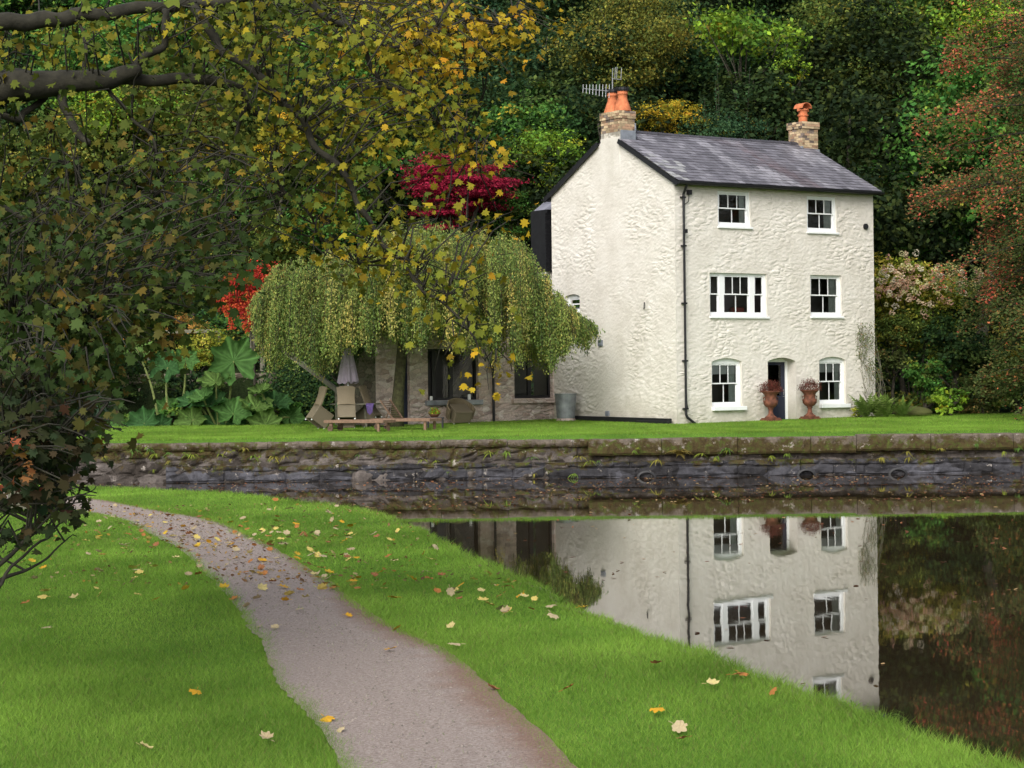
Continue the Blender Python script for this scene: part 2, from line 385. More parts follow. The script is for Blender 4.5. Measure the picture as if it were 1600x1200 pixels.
# thin strip of worn stone edging along the bank
mb = MB(); yy = np.arange(9, 40, .45)
for i, y in enumerate(yy):
    a = float(edge_x(y)); b = float(edge_x(y + .43)); zz = BZ - .035 + random.uniform(-.012, .012); w = random.uniform(.02, .06)
    g = random.uniform(.7, 1.1); mb.col = (.26*g, .21*g, .18*g)
    mb.add([(a-.05,y,zz),(a+w,y,zz-.01),(b+w,y+.43,zz-.01),(b-.05,y+.43,zz),(a+w+.01,y,zz-.45),(b+w+.01,y+.43,zz-.45),(a-.05,y,zz-.45),(b-.05,y+.43,zz-.45)], [(0,1,2,3),(1,4,5,2),(0,6,4,1),(3,2,5,7)])
tag(mb.build('stone_kerb', M['pebble']), kind='structure')

pl = [(560,1260),(540,1200),(500,1140),(470,1110),(438,1075),(420,1035),(405,1000),(385,980),(372,960),(345,925),(312,890),(285,866),(255,845),(226,829),(195,816),(160,806),(120,798),(60,792),(0,790),(-150,784),(-400,776),(-900,767)]
pr = [(980,1260),(905,1200),(838,1140),(790,1100),(728,1048),(690,1018),(640,994),(605,975),(560,948),(532,925),(506,902),(470,880),(428,856),(395,838),(362,822),(325,811),(285,803),(245,795),(190,786),(60,768),(-200,762),(-900,757)]
pl = [on_z(u, v, BZ) for u, v in pl]; pr = [on_z(u, v, BZ) for u, v in pr]
pl = [Vector((pl[0].x+.1, -30, BZ))] + pl; pr = [Vector((pr[0].x+.3, -30, BZ))] + pr
def resample(pts, k):
    out = []
    for i in range(len(pts)-1):
        for j in range(k): out.append(pts[i].lerp(pts[i+1], j / k))
    return out + [pts[-1]]
pl = resample(pl, 8); pr = resample(pr, 8)
for i, (a, b) in enumerate(zip(pl, pr)):
    a.x += .03 * noise.noise(a * 1.3) + .045 * noise.noise(a * 6); b.x += .03 * noise.noise(b * 1.3 + Vector((9,0,0))) + .02 * noise.noise(b * 6)
V = []; so = []; m_ = 14
for a, b in zip(pl, pr):
    for j in range(m_ + 1):
        t_ = j / m_; p = a.lerp(b, t_); dip = -.012 * math.sin(PI * t_)
        V.append((p.x, p.y, float(gnear(p.x, p.y)) + .016 + dip)); so.append(min(1, max(0, (t_ - .58) * 3)) * (.4 + .6 * min(1, max(0, (26 - p.y) / 8))) * (.95 + .8*noise.noise((p.x*.9, p.y*.35, 3))) + .5 * max(0, 1 - t_/.12) + .6 * max(0, 1 - (1-t_)/.10))
fs = [(j*(m_+1)+i, j*(m_+1)+i+1, (j+1)*(m_+1)+i+1, (j+1)*(m_+1)+i) for j in range(len(pl)-1) for i in range(m_)]
me = bpy.data.meshes.new('path'); me.from_pydata(V, [], fs); me.update()
at = me.attributes.new('soil', 'FLOAT', 'POINT'); at.data.foreach_set('value', so)
tag(link('path', me, M['gravel']), kind='structure')
PATH = np.array([(p.x, p.y) for p in pl] + [(p.x, p.y) for p in reversed(pr)])
def inside(poly, x, y):
    r = np.zeros(len(x), bool); n = len(poly)
    for i in range(n):
        x0, y0 = poly[i]; x1, y1 = poly[(i+1) % n]
        if y0 == y1: continue
        c = ((y0 > y) != (y1 > y)) & (x < (x1-x0)*(y-y0)/(y1-y0)+x0); r ^= c
    return r

xs = np.concatenate([np.arange(-120, -30, 4.), np.arange(-30, 31, .6), np.arange(32, 121, 4.)])
# lawn behind the canal wall, then garden ground, then the wooded hill
ysl = np.concatenate([[56.05], np.arange(56.4, 72.6, .4)])
tag(grid_obj('lawn', xs, ysl, gfar, M['lawn']), kind='structure')
ysh = np.concatenate([np.arange(72.4, 78, .4), np.arange(78, 160, 2.)])
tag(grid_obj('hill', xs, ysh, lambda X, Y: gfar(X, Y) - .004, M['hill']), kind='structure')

# grass blades: two stuff objects baked from numpy
def blades(name, x, y, z, h, w, c0, c1, tall=None):
    n = len(x); a = rng.uniform(0, 2*PI, n); la = rng.uniform(0, 2*PI, n); le = rng.uniform(.3, 1.6, n) * h
    V = np.zeros((n, 3, 3)); dx = np.cos(a) * w / 2; dy = np.sin(a) * w / 2
    V[:,0] = np.stack([x-dx, y-dy, z-.01], -1); V[:,1] = np.stack([x+dx, y+dy, z-.01], -1)
    V[:,2] = np.stack([x+np.cos(la)*le, y+np.sin(la)*le, z+h*.9], -1)
    t_ = rng.uniform(0, 1, n)[:,None]; pt = sines(x, y, 1.1, 5)[:,None]
    q_ = sines(x, y, 3.2, 6)[:,None]
    t_ = np.clip(t_*.7 + .45*(q_-.35), 0, 1); c = (np.array(c0)*(1-t_) + np.array(c1)*t_) * (.72 + .35*pt + .2*q_ + rng.uniform(-.2,.2,(n,1)))
    br = rng.uniform(0,1,n) < .07; c[br] = np.array([.20,.17,.07]) * rng.uniform(.6,1.2,(br.sum(),1))
    me = np_mesh(name, V, 3, c); return tag(link(name, me, M['blade']), kind='stuff')
nb = 900000
# sample with density ~ 1/Y^1.4 so nearer grass is denser
yy = (8.5**-.6 + rng.uniform(0,1,nb) * (56**-.6 - 8.5**-.6)) ** (1/-.6)
ex = edge_x(yy); xl = np.maximum(-.27*yy - .8, -15.); xr = np.minimum(ex, .27*yy + .8)
xx = xl + (xr - xl) * rng.uniform(0, 1, nb); k = xr > xl; xx, yy = xx[k], yy[k]
px = xx + .04*np.sin(yy*9) ; ja, jb = rng.normal(0,.075,len(xx)), rng.normal(0,.06,len(xx)); ok = ~inside(PATH, px+ja, yy+jb*2); stray = (rng.uniform(0,1,len(xx)) < .004); ok |= stray
xx, yy = xx[ok], yy[ok]
ne = 46000; ie = rng.integers(0, len(PATH)-1, ne); te = rng.uniform(0,1,ne)[:,None]; pe = PATH[ie]*(1-te) + PATH[ie+1]*te; seg = np.linalg.norm(PATH[ie+1]-PATH[ie], axis=1)
wv = .5 + sines(pe[:,0], pe[:,1], 4., 9); pe = pe + rng.normal(0, .05, (ne,2))*wv[:,None]*np.array([1,2.0]); kk_ = (seg < 4) & (pe[:,1] > 9) & (pe[:,1] < 46) & (pe[:,0] > -14)
xx = np.concatenate([xx, pe[kk_,0]]); yy = np.concatenate([yy, pe[kk_,1]])
hh = rng.uniform(.025, .055, len(xx)) * (1 + .25*np.sin(xx*1.3+yy*.8)); dE = edge_x(yy) - xx; hh *= 1 + .9*np.exp(-dE/.12)
blades('grass', xx, yy, gnear(xx, yy), hh, rng.uniform(.003, .005, len(xx)) * np.clip(yy/14, 1, 3.2), (.13,.265,.03), (.29,.455,.07))
nb = 260000
xx = rng.uniform(-17, 17, nb); yy = 56.03 + 15.5 * rng.uniform(0,1,nb)**1.2; k = np.abs(xx) < .255*yy + .4; xx, yy = xx[k], yy[k]
hc = Vector((5.15, 66.0)); ca, sa = .8241, .5665
lx = (xx-hc.x)*ca + (yy-hc.y)*sa; ly = -(xx-hc.x)*sa + (yy-hc.y)*ca
k = ~((lx > -.02) & (lx < 8.6) & (ly > -.03)) & ~((lx <= 0) & (lx > -8) & (ly > 6.55)); xx, yy = xx[k], yy[k]
blades('grass', xx, yy, gfar(xx, yy), rng.uniform(.03, .06, len(xx)), rng.uniform(.010, .018, len(xx)), (.15,.29,.03), (.27,.42,.065))

# gravel chips on the near path
nb = 26000; yv = 9 + 30 * rng.uniform(0,1,nb)**1.6; xv = rng.uniform(-6, 2.5, nb); k = inside(PATH, xv, yv); xv, yv = xv[k], yv[k]; nb = len(xv)
r_ = rng.uniform(.004, .011, nb) * np.clip(yv/16, 1, 2)
base = np.array([(1,0,0),(0,1,0),(-1,0,0),(0,-1,0)]); Vp = np.zeros((nb, 4, 4, 3))
for q in range(4):
    a, b = base[q], base[(q+1) % 4]
    for s_, pt in enumerate((a*1.0, b*1.0, b*.5+np.array((0,0,.7)), a*.5+np.array((0,0,.7)))): Vp[:, q, s_] = pt
an = rng.uniform(0, PI, nb); ca_, sa_ = np.cos(an)[:,None,None], np.sin(an)[:,None,None]
X_, Y_ = Vp[...,0]*rng.uniform(.6,1.3,nb)[:,None,None], Vp[...,1]; Vp = np.stack([X_*ca_-Y_*sa_, X_*sa_+Y_*ca_, Vp[...,2]], -1) * r_[:,None,None,None]
top = Vp[:, :, 2].copy()[:, None]; Vp = np.concatenate([Vp, top], 1)
Vp += np.stack([xv, yv, gnear(xv, yv) + .008], -1)[:,None,None,:]
g = rng.uniform(.55, 1.0, nb)[:,None]; cc = np.array([.32,.28,.24])*g; cc = np.repeat(cc, 5, 0)
tag(link('gravel', np_mesh('gravel', Vp.reshape(-1,3), 4, cc), M['pebble']), kind='stuff')

# ================================================================ canal wall
def wall_relief(name, x0, x1, z0, z1, yfun, mat, step=.07, amp=.05, sc=(1.3, 3.0), label=None, parent=None, seed=0, top=None, split=0.35, blk=None):
    xs = np.arange(x0, x1 + step, step); nz = max(2, int((z1 - z0) / (step*.8))); V = []; 
    for x in xs:
        zt = z1 + (top(x) if top else 0)
        for j in range(nz + 1):
            z = z0 + (zt - z0) * j / nz
            q = Vector((x * sc[0] + .3*noise.noise((x*2, 0, z*2)), seed, z * sc[1])); d, _ = noise.voronoi(q)
            h = min(1, (d[1]-d[0]) * 3) - .7 + .8 * (noise.noise((x*.9, seed+3, z*1.5))) + .35*noise.noise((x*6, seed, z*6))
            if blk:
                zz = z + .06*noise.noise((x*.8, 9, z)); rw = math.floor(zz/blk[1]); xb = (x + .37*rw*blk[0] + .22*noise.noise((rw*3.1, x*.4, 0)))/blk[0]; fx = abs(xb - round(xb))*blk[0]; fz = abs(zz/blk[1] - round(zz/blk[1]))*blk[1]
                h -= 1.3*max(0, 1 - min(fx, fz)/.045); h += .9*noise.noise((math.floor(xb+.5)*5.3, rw*2.7, seed))
            V.append((x, yfun(x) - amp * h, z))
        V.append((x, yfun(x) + split, zt))
    n = nz + 2; fs = [(i*n+j, (i+1)*n+j, (i+1)*n+j+1, i*n+j+1) for i in range(len(xs)-1) for j in range(n-1)]
    me = bpy.data.meshes.new(name); me.from_pydata(V, [], fs); me.update(); return link(name, me, mat, parent)
cw = empty('canal_wall', (0, 56, 0), 0, 'long low mossy stone canal wall rising from the water below the far lawn', 'wall')
def topz(x): return .02 * noise.noise((x*.8, 0, 0)) + .012 * noise.noise((x*4, 5, 0)) - .02*(x/15)
wall_relief('stonework', -60, 60, -.3, .96, lambda x: .03 if x < 1.7 else .12, M['canal'], parent=cw, top=topz, split=.3, step=.06, amp=.085, sc=(1.7, 3.6))
wall_relief('slate_course', -9.2, 60, -.3, .42, lambda x: -.02 if x < 1.7 else (.05 if 7.6 < x < 9.1 else -.055), M['slatecourse'], step=.042, amp=.045, sc=(1.5, 3.3), blk=(.85,.27), parent=cw, seed=7, split=.25, top=lambda x: .05*noise.noise((x*1.2, 3, 0)))
# coping blocks
x = -40.0; i = 0
while x < 45:
    w = random.uniform(.9, 1.9) if x < 1.6 else random.uniform(1.6, 3.0); w = min(w, 1.68 - x) if x < 1.6 and x + w > 1.2 else w
    if x < 9.1 < x + w: w = 9.1 - x
    w = max(w, .4); y0 = -.05 if x < 1.65 else -.10; z1 = 1.05 + topz(x) - (.012 if x < 9 else -.022); z0 = z1 - (.20 if x < 1.65 else .44)
    mb = MB(); nx, nzz = int(w/.09)+2, 5 ; g = w / (nx-1)
    pts = []
    for a in range(nx):
        xx_ = x + .008 + (w-.016) * a / (nx-1)
        prof = [(y0+.05, z0-.0), (y0+.01, z0+.06), (y0, (z0+z1)/2), (y0, z1-.05), (y0+.04, z1-.005), (y0+.25, z1), (y0+.42, z1-.02)]
        for (py, pz) in prof:
            k = noise.noise((xx_*3, pz*4, 1+i)); k2 = noise.noise((xx_*9, pz*9, 5))
            pts.append((xx_, py - .035*k - .022*k2, pz + .012*k + .010*k2 - (.03*noise.noise((xx_*2.2, 3, i)) if pz < z0+.1 else 0)))
    n = 7; mb.add(pts, [(a*n+b, (a+1)*n+b, (a+1)*n+b+1, a*n+b+1) for a in range(nx-1) for b in range(n-1)] + [tuple(range(n)), tuple((nx-1)*n + b for b in range(n))[::-1]])
    mb.build('coping_stone', M['coping'], cw, smooth=False); x += w; i += 1
# culvert mouths: dark rounded pipe ends in the slate course
for u in (1010, 1260, 1403):
    c = P(u, 741, 55.93); mb = MB(); pts = []
    n = 10
    for rr, yo in ((.26, -.09), (.20, -.10), (.17, .15)):
        for k in range(n+1): a = PI * k / n; pts.append((c.x + rr*math.cos(a), yo, -.02 + rr*.75*math.sin(a)))
    m2 = n + 1
    mb.add(pts, [(r*m2+k, r*m2+k+1, (r+1)*m2+k+1, (r+1)*m2+k) for r in range(2) for k in range(n)] + [tuple(2*m2+k for k in range(m2))])
    mb.build('drain_mouth', M['black'], cw)
# ================================================================ the white house (local axes: x along the front, y inwards, z up)
HC = Vector((5.15, 66.0, 1.14)); PHI = math.atan2(3300, 4800)
HL, HD, EV = 8.53, 6.62, 7.50
house = empty('house', HC, PHI, 'three-storey cream painted rubble stone cottage with slate roof beside the lawn', 'house')
HM = Matrix.Translation(HC) @ Matrix.Rotation(PHI, 4, 'Z'); HI = HM.inverted()
O_ = HI @ Vector((0, 0, H))
def on_local(u, v, axis, val):
    r = HI.to_3x3() @ ray(u, v); t = (val - O_[axis]) / r[axis]; return O_ + r * t
def fr(u, v): p = on_local(u, v, 1, 0); return p.x, p.z
def gb(u, v): p = on_local(u, v, 0, 0); return p.y, p.z
def apx(x, xs, hs): return float(np.interp(x, xs, hs))

RIDGE = on_local(1233, 224, 1, HD/2).z
TS = (RIDGE - 7.62) / (HD/2 + .30); EV = RIDGE - HD/2*TS
def rubble(p, seed):
    q = Vector((p[0]*3.1 + .5*noise.noise((p[0]*1.6, p[1]*1.6, seed)), seed, p[1]*7.6 + .7*noise.noise((p[0]*1.6+9, p[1]*1.6, seed))))
    d, _ = noise.voronoi(q); h = min(1.0, (d[1]-d[0]) * 2.2)
    m = max(.06, min(1, .5 + 1.3*noise.noise((p[0]*.8, seed+2, p[1]*1.0))))
    rd = 1 - abs(noise.noise((p[0]*2.6, seed+1, p[1]*5.5))) * 2.2
    return (h - .6) * m * 1.0 + .22*max(0, rd) * m + .5*noise.noise((p[0]*4, seed+1, p[1]*8.2)) * (m+.2) + .3*noise.noise((p[0]*9, seed, p[1]*14))

def wall_grid(L, top, base, ops, step, amp, seed, to3, smooth_at=None):
    """ops: (x0,x1,z0,z1,arch,depth). returns verts, faces"""
    zmax = min(top(0.01), top(L-.01)) if True else 0
    def lines(a, b, marks, st):
        base_ = [x for x in np.linspace(a, b, int((b-a)/st)+1) if all(abs(x-m) > st*.45 for m in marks)]
        return sorted(base_ + list(marks))
    xs = lines(0, L, sorted({round(m, 4) for o in ops for m in o[:2]} | {0.0, L}), step)
    zs = lines(base, zmax, sorted({round(m, 4) for o in ops for m in o[2:4]} | {base, zmax}), step)
    gab = int(max(0, (max(top(x) for x in xs) - zmax)) / step)
    idx = {}; V = []; Fc = []
    def vert(x, z):
        zz = z; damp = 1.0
        for (a, b, c, d, arch, dep) in ops:
            if arch and a - .25 < x < b + .25:
                lift = arch * max(0, 1 - ((x - (a+b)/2) / ((b-a)/2 + .0)) ** 2) if a <= x <= b else 0
                if z >= d - 1e-3: zz = z + lift * max(0, 1 - (z - d) / .5)
            dx = max(a - x, 0, x - b); dz = max(c - zz, 0, zz - d - arch); damp = min(damp, math.hypot(dx, dz) / .09)
        damp = min(damp, min(x, L - x) / .06 + .25, 1)
        h = rubble((x, zz), seed) * amp * damp
        if smooth_at: h *= smooth_at(x, zz)
        return to3(x, zz, h)
    nx = len(xs); rows = [(z, None) for z in zs]
    for j, z in enumerate(zs):
        for x in xs: V.append(vert(x, z))
    for g in range(1, gab + 1):
        for x in xs: V.append(vert(x, zmax + (top(x) - zmax) * g / gab))
    for j in range(len(zs) - 1 + gab):
        for i in range(nx - 1):
            if j < len(zs) - 1:
                xc, zc = (xs[i]+xs[i+1])/2, (zs[j]+zs[j+1])/2
                if any(a < xc < b and c < zc < d for (a, b, c, d, _, _) in ops): continue
            Fc.append((j*nx+i, j*nx+i+1, (j+1)*nx+i+1, (j+1)*nx+i))
    # reveals
    for (a, b, c, d, arch, dep) in ops:
        n = 12; tops = [(a + (b-a)*k/n, d + arch * (1 - (2*k/n - 1)**2)) for k in range(n+1)]
        loop = [(a, c)] + tops + [(b, c)]; s = len(V)
        for (x, z) in loop: V.append(to3(x, z, .004)); V.append(to3(x, z, -dep))
        m = len(loop)
        for k in range(m): k2 = (k+1) % m; Fc.append((s+2*k, s+2*k2, s+2*k2+1, s+2*k+1))
    return V, Fc

def rect(u0, u1, v0, v1, f=fr, um=None):
    um = um if um is not None else (u0+u1)/2
    x0 = f(u0, (v0+v1)/2)[0]; x1 = f(u1, (v0+v1)/2)[0]; return [x0, x1, f(um, v1)[1], f(um, v0)[1]]
WIN = {
 'a': rect(1121.2, 1172.5, 299, 354) + [0, .10], 'b': rect(1260.5, 1307, 307, 362.5) + [0, .10],
 'c': rect(1108.8, 1198.5, 427, 494.3) + [0, .13], 'd': rect(1266, 1315, 430, 494.3) + [0, .13],
 'e': rect(1112, 1159.5, 565, 635) + [.11, .16], 'f': rect(1280, 1322, 562.5, 631) + [.11, .16]}
DOOR = rect(1200, 1243.6, 564.5, 664) + [.12, .50]; DOOR[2] = -.05
ops = list(WIN.values()) + [DOOR]
bmf = lambda z: 1.0
V, Fc = wall_grid(HL, lambda x: EV, -.6, ops, .033, .023, 11.0, lambda x, z, h: (x, -h, z))
me = bpy.data.meshes.new('front_wall'); me.from_pydata(V, [], Fc); me.update(); link('front_wall', me, M['paint'], house)
# gable wall (x = 0, y from 0 to HD); the chimney breast band under the stack is smoother
def gtop(y): return EV + (RIDGE - EV - .12) * (1 - abs(y - HD/2) / (HD/2))
yb0, zb = gb(968, 230); yb1, _ = gb(938, 230)
SW = rect(906, 883, 463, 489, gb); SW = [min(SW[0],SW[1]), max(SW[0],SW[1]), SW[2], SW[3], .07, .16]
def gsm(y, z):
    d = abs(y - HD/2); return .35 + .65 * min(1, max(0, (d - .7) / .35))
V, Fc = wall_grid(HD, gtop, -.6, [SW], .033, .023, 23.0, lambda y, z, h: (-h, y, z), gsm)
me = bpy.data.meshes.new('gable_wall'); me.from_pydata(V, [], [f[::-1] for f in Fc]); me.update(); link('gable_wall', me, M['paint'], house)
mb = MB(); mb.add([(HL,0,-.6),(HL,HD,-.6),(HL,HD,EV),(HL,HD/2,RIDGE-.12),(HL,0,EV)], [(0,1,2,3,4)]); mb.build('far_gable_wall', M['paint'], house)
mb = MB(); mb.add([(0,HD,-.6),(HL,HD,-.6),(HL,HD,EV),(0,HD,EV)], [(3,2,1,0)]); mb.build('rear_wall', M['paint'], house)
mb = MB(); mb.box(.35, HL-.35, .9, HD-.35, -.5, EV-.2); mb.build('dark_inner_box', M['inner'], house)  # solid box behind the windows, coloured dark for unlit rooms

def sash(parent, name, x0, x1, z0, z1, arch, dep, groups, axis='f', blind=False, curtain=0, label=None, sill=True):
    """groups: list of (fraction start, fraction end, upper panes, lower panes)"""
    T = (lambda x, y, z: (x, y, z)) if axis == 'f' else (lambda x, y, z: (y, x, z))
    def bx(m, a, b, c, d, e, f): 
        p = [T(a, c, e), T(b, d, f)]; m.box(min(p[0][0],p[1][0]), max(p[0][0],p[1][0]), min(p[0][1],p[1][1]), max(p[0][1],p[1][1]), e, f)
    y = dep - .05; fw = .085; m = MB(); g = MB()
    bx(m, x0-.01, x0+fw, y, y+.12, z0, z1); bx(m, x1-fw, x1+.01, y, y+.12, z0, z1)
    bx(m, x0+fw, x1-fw, y+.001, y+.119, z0, z0+.05)
    n = 10; tp = [(x0 + (x1-x0)*k/n, z1 + arch*(1-(2*k/n-1)**2) + .01) for k in range(n+1)]
    vs = [T(x, y+.002, z) for x, z in tp] + [T(x, y+.002, z1-.07) for x, z in tp]
    m.add(vs, [(k, k+1, n+2+k, n+1+k) for k in range(n)]); bx(m, x0+fw, x1-fw, y+.003, y+.11, z1-.07, z1-.001)
    zi0, zi1 = z0+.05, z1-.07; xi0, xi1 = x0+fw, x1-fw; zm = (zi0+zi1)/2 + .03
    for gi, (f0, f1, nu, nl) in enumerate(groups):
        a, b = xi0 + (xi1-xi0)*f0, xi0 + (xi1-xi0)*f1
        if gi: bx(m, prev, a, y+.004, y+.12, zi0, zi1)
        prev = b; st = .045
        # upper sash (outer), lower sash (inner, set back)
        for (c0, c1, yy_, np_, bt, tpb) in ((zm-.02, zi1, y+.02, nu, .04, .045), (zi0, zm+.02, y+.062, nl, .085, .04)):
            bx(m, a, a+st, yy_, yy_+.04, c0, c1); bx(m, b-st, b, yy_, yy_+.04, c0, c1)
            bx(m, a+st, b-st, yy_+.001, yy_+.039, c0, c0+bt); bx(m, a+st, b-st, yy_+.001, yy_+.039, c1-tpb, c1)
            for k in range(1, np_):
                xc = a+st + (b-a-2*st)*k/np_; bx(m, xc-.013, xc+.013, yy_+.004, yy_+.036, c0+bt, c1-tpb)
            vs = [T(a+st, yy_+.02, c0+bt), T(b-st, yy_+.02, c0+bt), T(b-st, yy_+.02, c1-tpb), T(a+st, yy_+.02, c1-tpb)]
            g.add(vs, [(0,1,2,3)])
    w = m.build('window', M['white'], parent)
    if label: w['label'] = label
    g.build('pane', M['glass'], w)
    if sill:
        s = MB(); ex = .06 if arch == 0 else .09; th = .07 if arch == 0 else .13; pj = .07 if arch == 0 else .14
        bx(s, x0-.01, x1+ex, -pj, dep, z0-th, z0-.002); s.build('sill', M['white'], w, bevel=.012)
    if blind:
        b_ = MB(); bx(b_, x0+.1, x1-.1, y+.104, y+.108, z1-.40, z1-.05); b_.build('blind', M['blind'], w)
    if curtain:
        c_ = MB(); k = 14
        for s_, e_ in ((x1-.12-curtain, x1-.09),):
            vs = []; 
            for q in range(k+1): xx_ = s_ + (e_-s_)*q/k; yy_ = y + .125 + .02*math.sin(q*1.9); vs += [T(xx_, yy_, z0), T(xx_, yy_, z1)]
            c_.add(vs, [(2*q, 2*q+2, 2*q+3, 2*q+1) for q in range(k)])
        c_.build('curtain', M['curtain'], w)
    return w
one = [(0, 1, 3, 2)]
sash(house, 'w', *WIN['a'], one, curtain=.22, label='upper sash window nearest the black drainpipe, under the eaves')
sash(house, 'w', *WIN['b'], one, curtain=.3, label='upper sash window near the round black vent')
w3 = sash(house, 'w', *WIN['c'], [(0, .17, 1, 1), (.26, .74, 3, 2), (.83, 1, 1, 1)], label='wide three-part sash window on the middle floor')
x0, x1, z0, z1 = WIN['c'][:4]; mb = MB(); mb.box(x0+(x1-x0)*.5, x0+(x1-x0)*.72, .32, .5, z0-.1, z0+.30); mb.build('red_cushion', M['redcloth'], w3, bevel=.05)
sash(house, 'w', *WIN['d'], one, curtain=.28, label='middle floor sash window above the door side urn')
sash(house, 'w', *WIN['e'], one, blind=True, curtain=.25, label='arched ground floor sash window nearest the drainpipe')
sash(house, 'w', *WIN['f'], one, blind=True, curtain=.2, label='arched ground floor sash window by the ferns')
wsm = sash(house, 'w', *SW, [(0, 1, 1, 1)], axis='g', sill=False, label='small arched window high in the gable beside the weeping birch')

# flat rendered lintels over the middle windows
# door
x0, x1, z0, z1 = DOOR[:4]; dz = fr(1243, 661)[1] - .0
d = MB(); d.box(x0+.02, x1-.10, .42, .47, dz-.02, z1-.02); door = d.build('door', M['navy'], house)
d = MB(); n = 12
d.box(x1-.10, x1+.005, .40, .50, dz-.04, z1+.02); d.box(x0-.01, x1-.10, .401, .499, z1-.02, z1+.14); d.build('frame', M['white'], door)
d = MB(); dg = z0; d.box(x0+.14, x1-.28, .411, .419, dz+.9, z1-.12); d.build('pane', M['glass'], door)
d = MB(); d.box(x1-.19, x1-.165, .385, .42, dz+.92, dz+1.1); d.lathe([(.0,0),(.03,.0),(.03,.02),(0,.02)], 10, (x1-.178, .39, dz+.86)); d.build('handle', M['alu'], door)
d = MB(); d.box(x0-.05, x1+.05, -.02, .45, -.25, dz-.03); d.build('doorstep', M['stone'], house)

# roof: courses of individual slates, set on a deck; both slopes
OH, VG = .30, .10                     # eave overhang, verge
slope = math.atan2(RIDGE - EV - .0, HD/2); sl = (HD/2 + OH) / math.cos(slope)
roof = MB(); 
for side in (0, 1):
    def rp(x, s, h):                  # s metres down from the ridge
        y = HD/2 - s*math.cos(slope) - h*math.sin(slope)*1; z = RIDGE - s*math.sin(slope) + h*math.cos(slope)
        return (x, y if side == 0 else HD - y, z)
    nrow = 17; rh = sl / nrow
    roof.col = (.06, .055, .06)
    vs = [rp(.03, .02, -.02), rp(HL+VG-.03, .02, -.02), rp(HL+VG-.03, sl-.02, -.02), rp(.03, sl-.02, -.02), rp(.03, .02, -.10), rp(HL+VG-.03, .02, -.10), rp(HL+VG-.03, sl-.02, -.10), rp(.03, sl-.02, -.10)]
    roof.add(vs, [(0,3,2,1),(4,5,6,7),(0,1,5,4),(1,2,6,5),(2,3,7,6),(3,0,4,7)])
    for r_ in range(nrow):
        s0, s1 = r_*rh - (.02 if r_ else 0), (r_+1)*rh + .012; x = -VG + (-.12 if r_ % 2 else 0)
        while x < HL + VG:
            w = random.uniform(.23, .27); a, b = max(x, -VG), min(x + w - .006, HL + VG)
            if b - a > .03 and not (a < .62 and s0 < .62):
                xm = (a+b)/2; g = random.uniform(.72, 1.25)
                # worn pale band at the verge foot, brown stain streaks below the far chimney
                brn = max(0, 1 - abs(xm - (HL*.55 + .25*(s0/sl)*HL*.35)) / .9) * (.3 + .7*noise.noise((xm*3, r_*.12, 2))*1.5 + .3)
                brn = max(0, min(1, brn)); pale = max(0, noise.noise((xm*1.3, r_*.12, side+4)) - .05) * 1.7 + random.uniform(0,.12)
                base = Vector((.155, .148, .17)).lerp(Vector((.125, .075, .078)), brn*.8).lerp(Vector((.33, .32, .35)), min(.8, pale))
                if xm < .7 + .05*(nrow-r_) and random.random() < .35 and r_ > nrow*.45: base = Vector((.33, .33, .33))
                roof.col = tuple(base * g); h0, h1 = random.uniform(.0, .004), random.uniform(.016, .026); e = random.uniform(-.006, .006)
                vs = [rp(a, s0, h0), rp(b, s0, h0), rp(b, s1+e, h1), rp(a, s1+e, h1), rp(a, s1+e, h1-.014), rp(b, s1+e, h1-.014)]
                roof.add(vs, [(0,3,2,1),(3,4,5,2)] if side == 0 else [(0,1,2,3),(3,2,5,4)])
            x += w
rf = roof.build('roof', M['slate'], house)
mb = MB(); x = .58
while x < HL + VG:
    w = .45; g = random.uniform(.7, 1.1); mb.col = (.075*g, .072*g, .085*g); pts = []
    dzj = .01*noise.noise((x*2, 0, 0)) - .03*math.sin(PI*(x/HL))
    for xx_ in (x, x+w-.015):
        for k in range(7): a = PI*k/6; pts.append((xx_, HD/2 - .13*math.cos(a), RIDGE - .03 + .10*math.sin(a) + dzj + (.012 if xx_ == x else 0)))
    mb.add(pts, [(k, k+1, 8+k, 7+k) for k in range(6)] + [tuple(range(7))[::-1], tuple(range(7, 14))]); x += w
mb.build('ridge_tiles', M['slate'], rf)
# barge boards, fascia, gutter
for xg in (-VG-.0, HL+VG):
    for s_ in (0, 1):
        mb = MB()
        o_ = .56 if xg < 0 else 0; a = Vector((xg, HD/2 + (-o_ if s_ == 0 else o_), RIDGE - .10 - o_*math.tan(slope))); b = Vector((xg, -OH+.02 if s_ == 0 else HD+OH-.02, RIDGE - .10 - (HD/2+OH)*math.tan(slope)))
        mb.beam(a, b, .035, .15)
        a2 = a + Vector((.08 if xg < 0 else -.08, 0, -.02)); b2 = b + Vector((.08 if xg < 0 else -.08, 0, -.02)); mb.beam(a2, b2, .13, .02)
        mb.build('barge_board', M['black'], house)
zE = RIDGE - (HD/2+OH)*math.tan(slope)
for yg, sg in ((-OH, -1), (HD+OH, 1)):
    mb = MB(); mb.box(-VG, HL+VG, min(yg*1.0, yg - sg*.03), max(yg, yg - sg*.03), zE-.125, zE-.01)
    mb.box(-VG, HL+VG, min(yg-sg*.03, yg-sg*OH), max(yg-sg*.03, yg-sg*OH), zE-.10, zE-.085); mb.build('fascia', M['black'], house)
    pts = []; 
    for xx_ in (-VG-.03, HL+VG+.03):
        for k in range(7): a = PI + PI*k/6; pts.append((xx_, yg + sg*(.062 + .06*math.cos(a)), zE-.05 + .07*math.sin(a)))
    mb = MB(); mb.add(pts, [(k, 7+k, 8+k, k+1) for k in range(6)] + [tuple(range(7)), tuple(range(7,14))[::-1]])
    mb.build('gutter', M['black'], house)
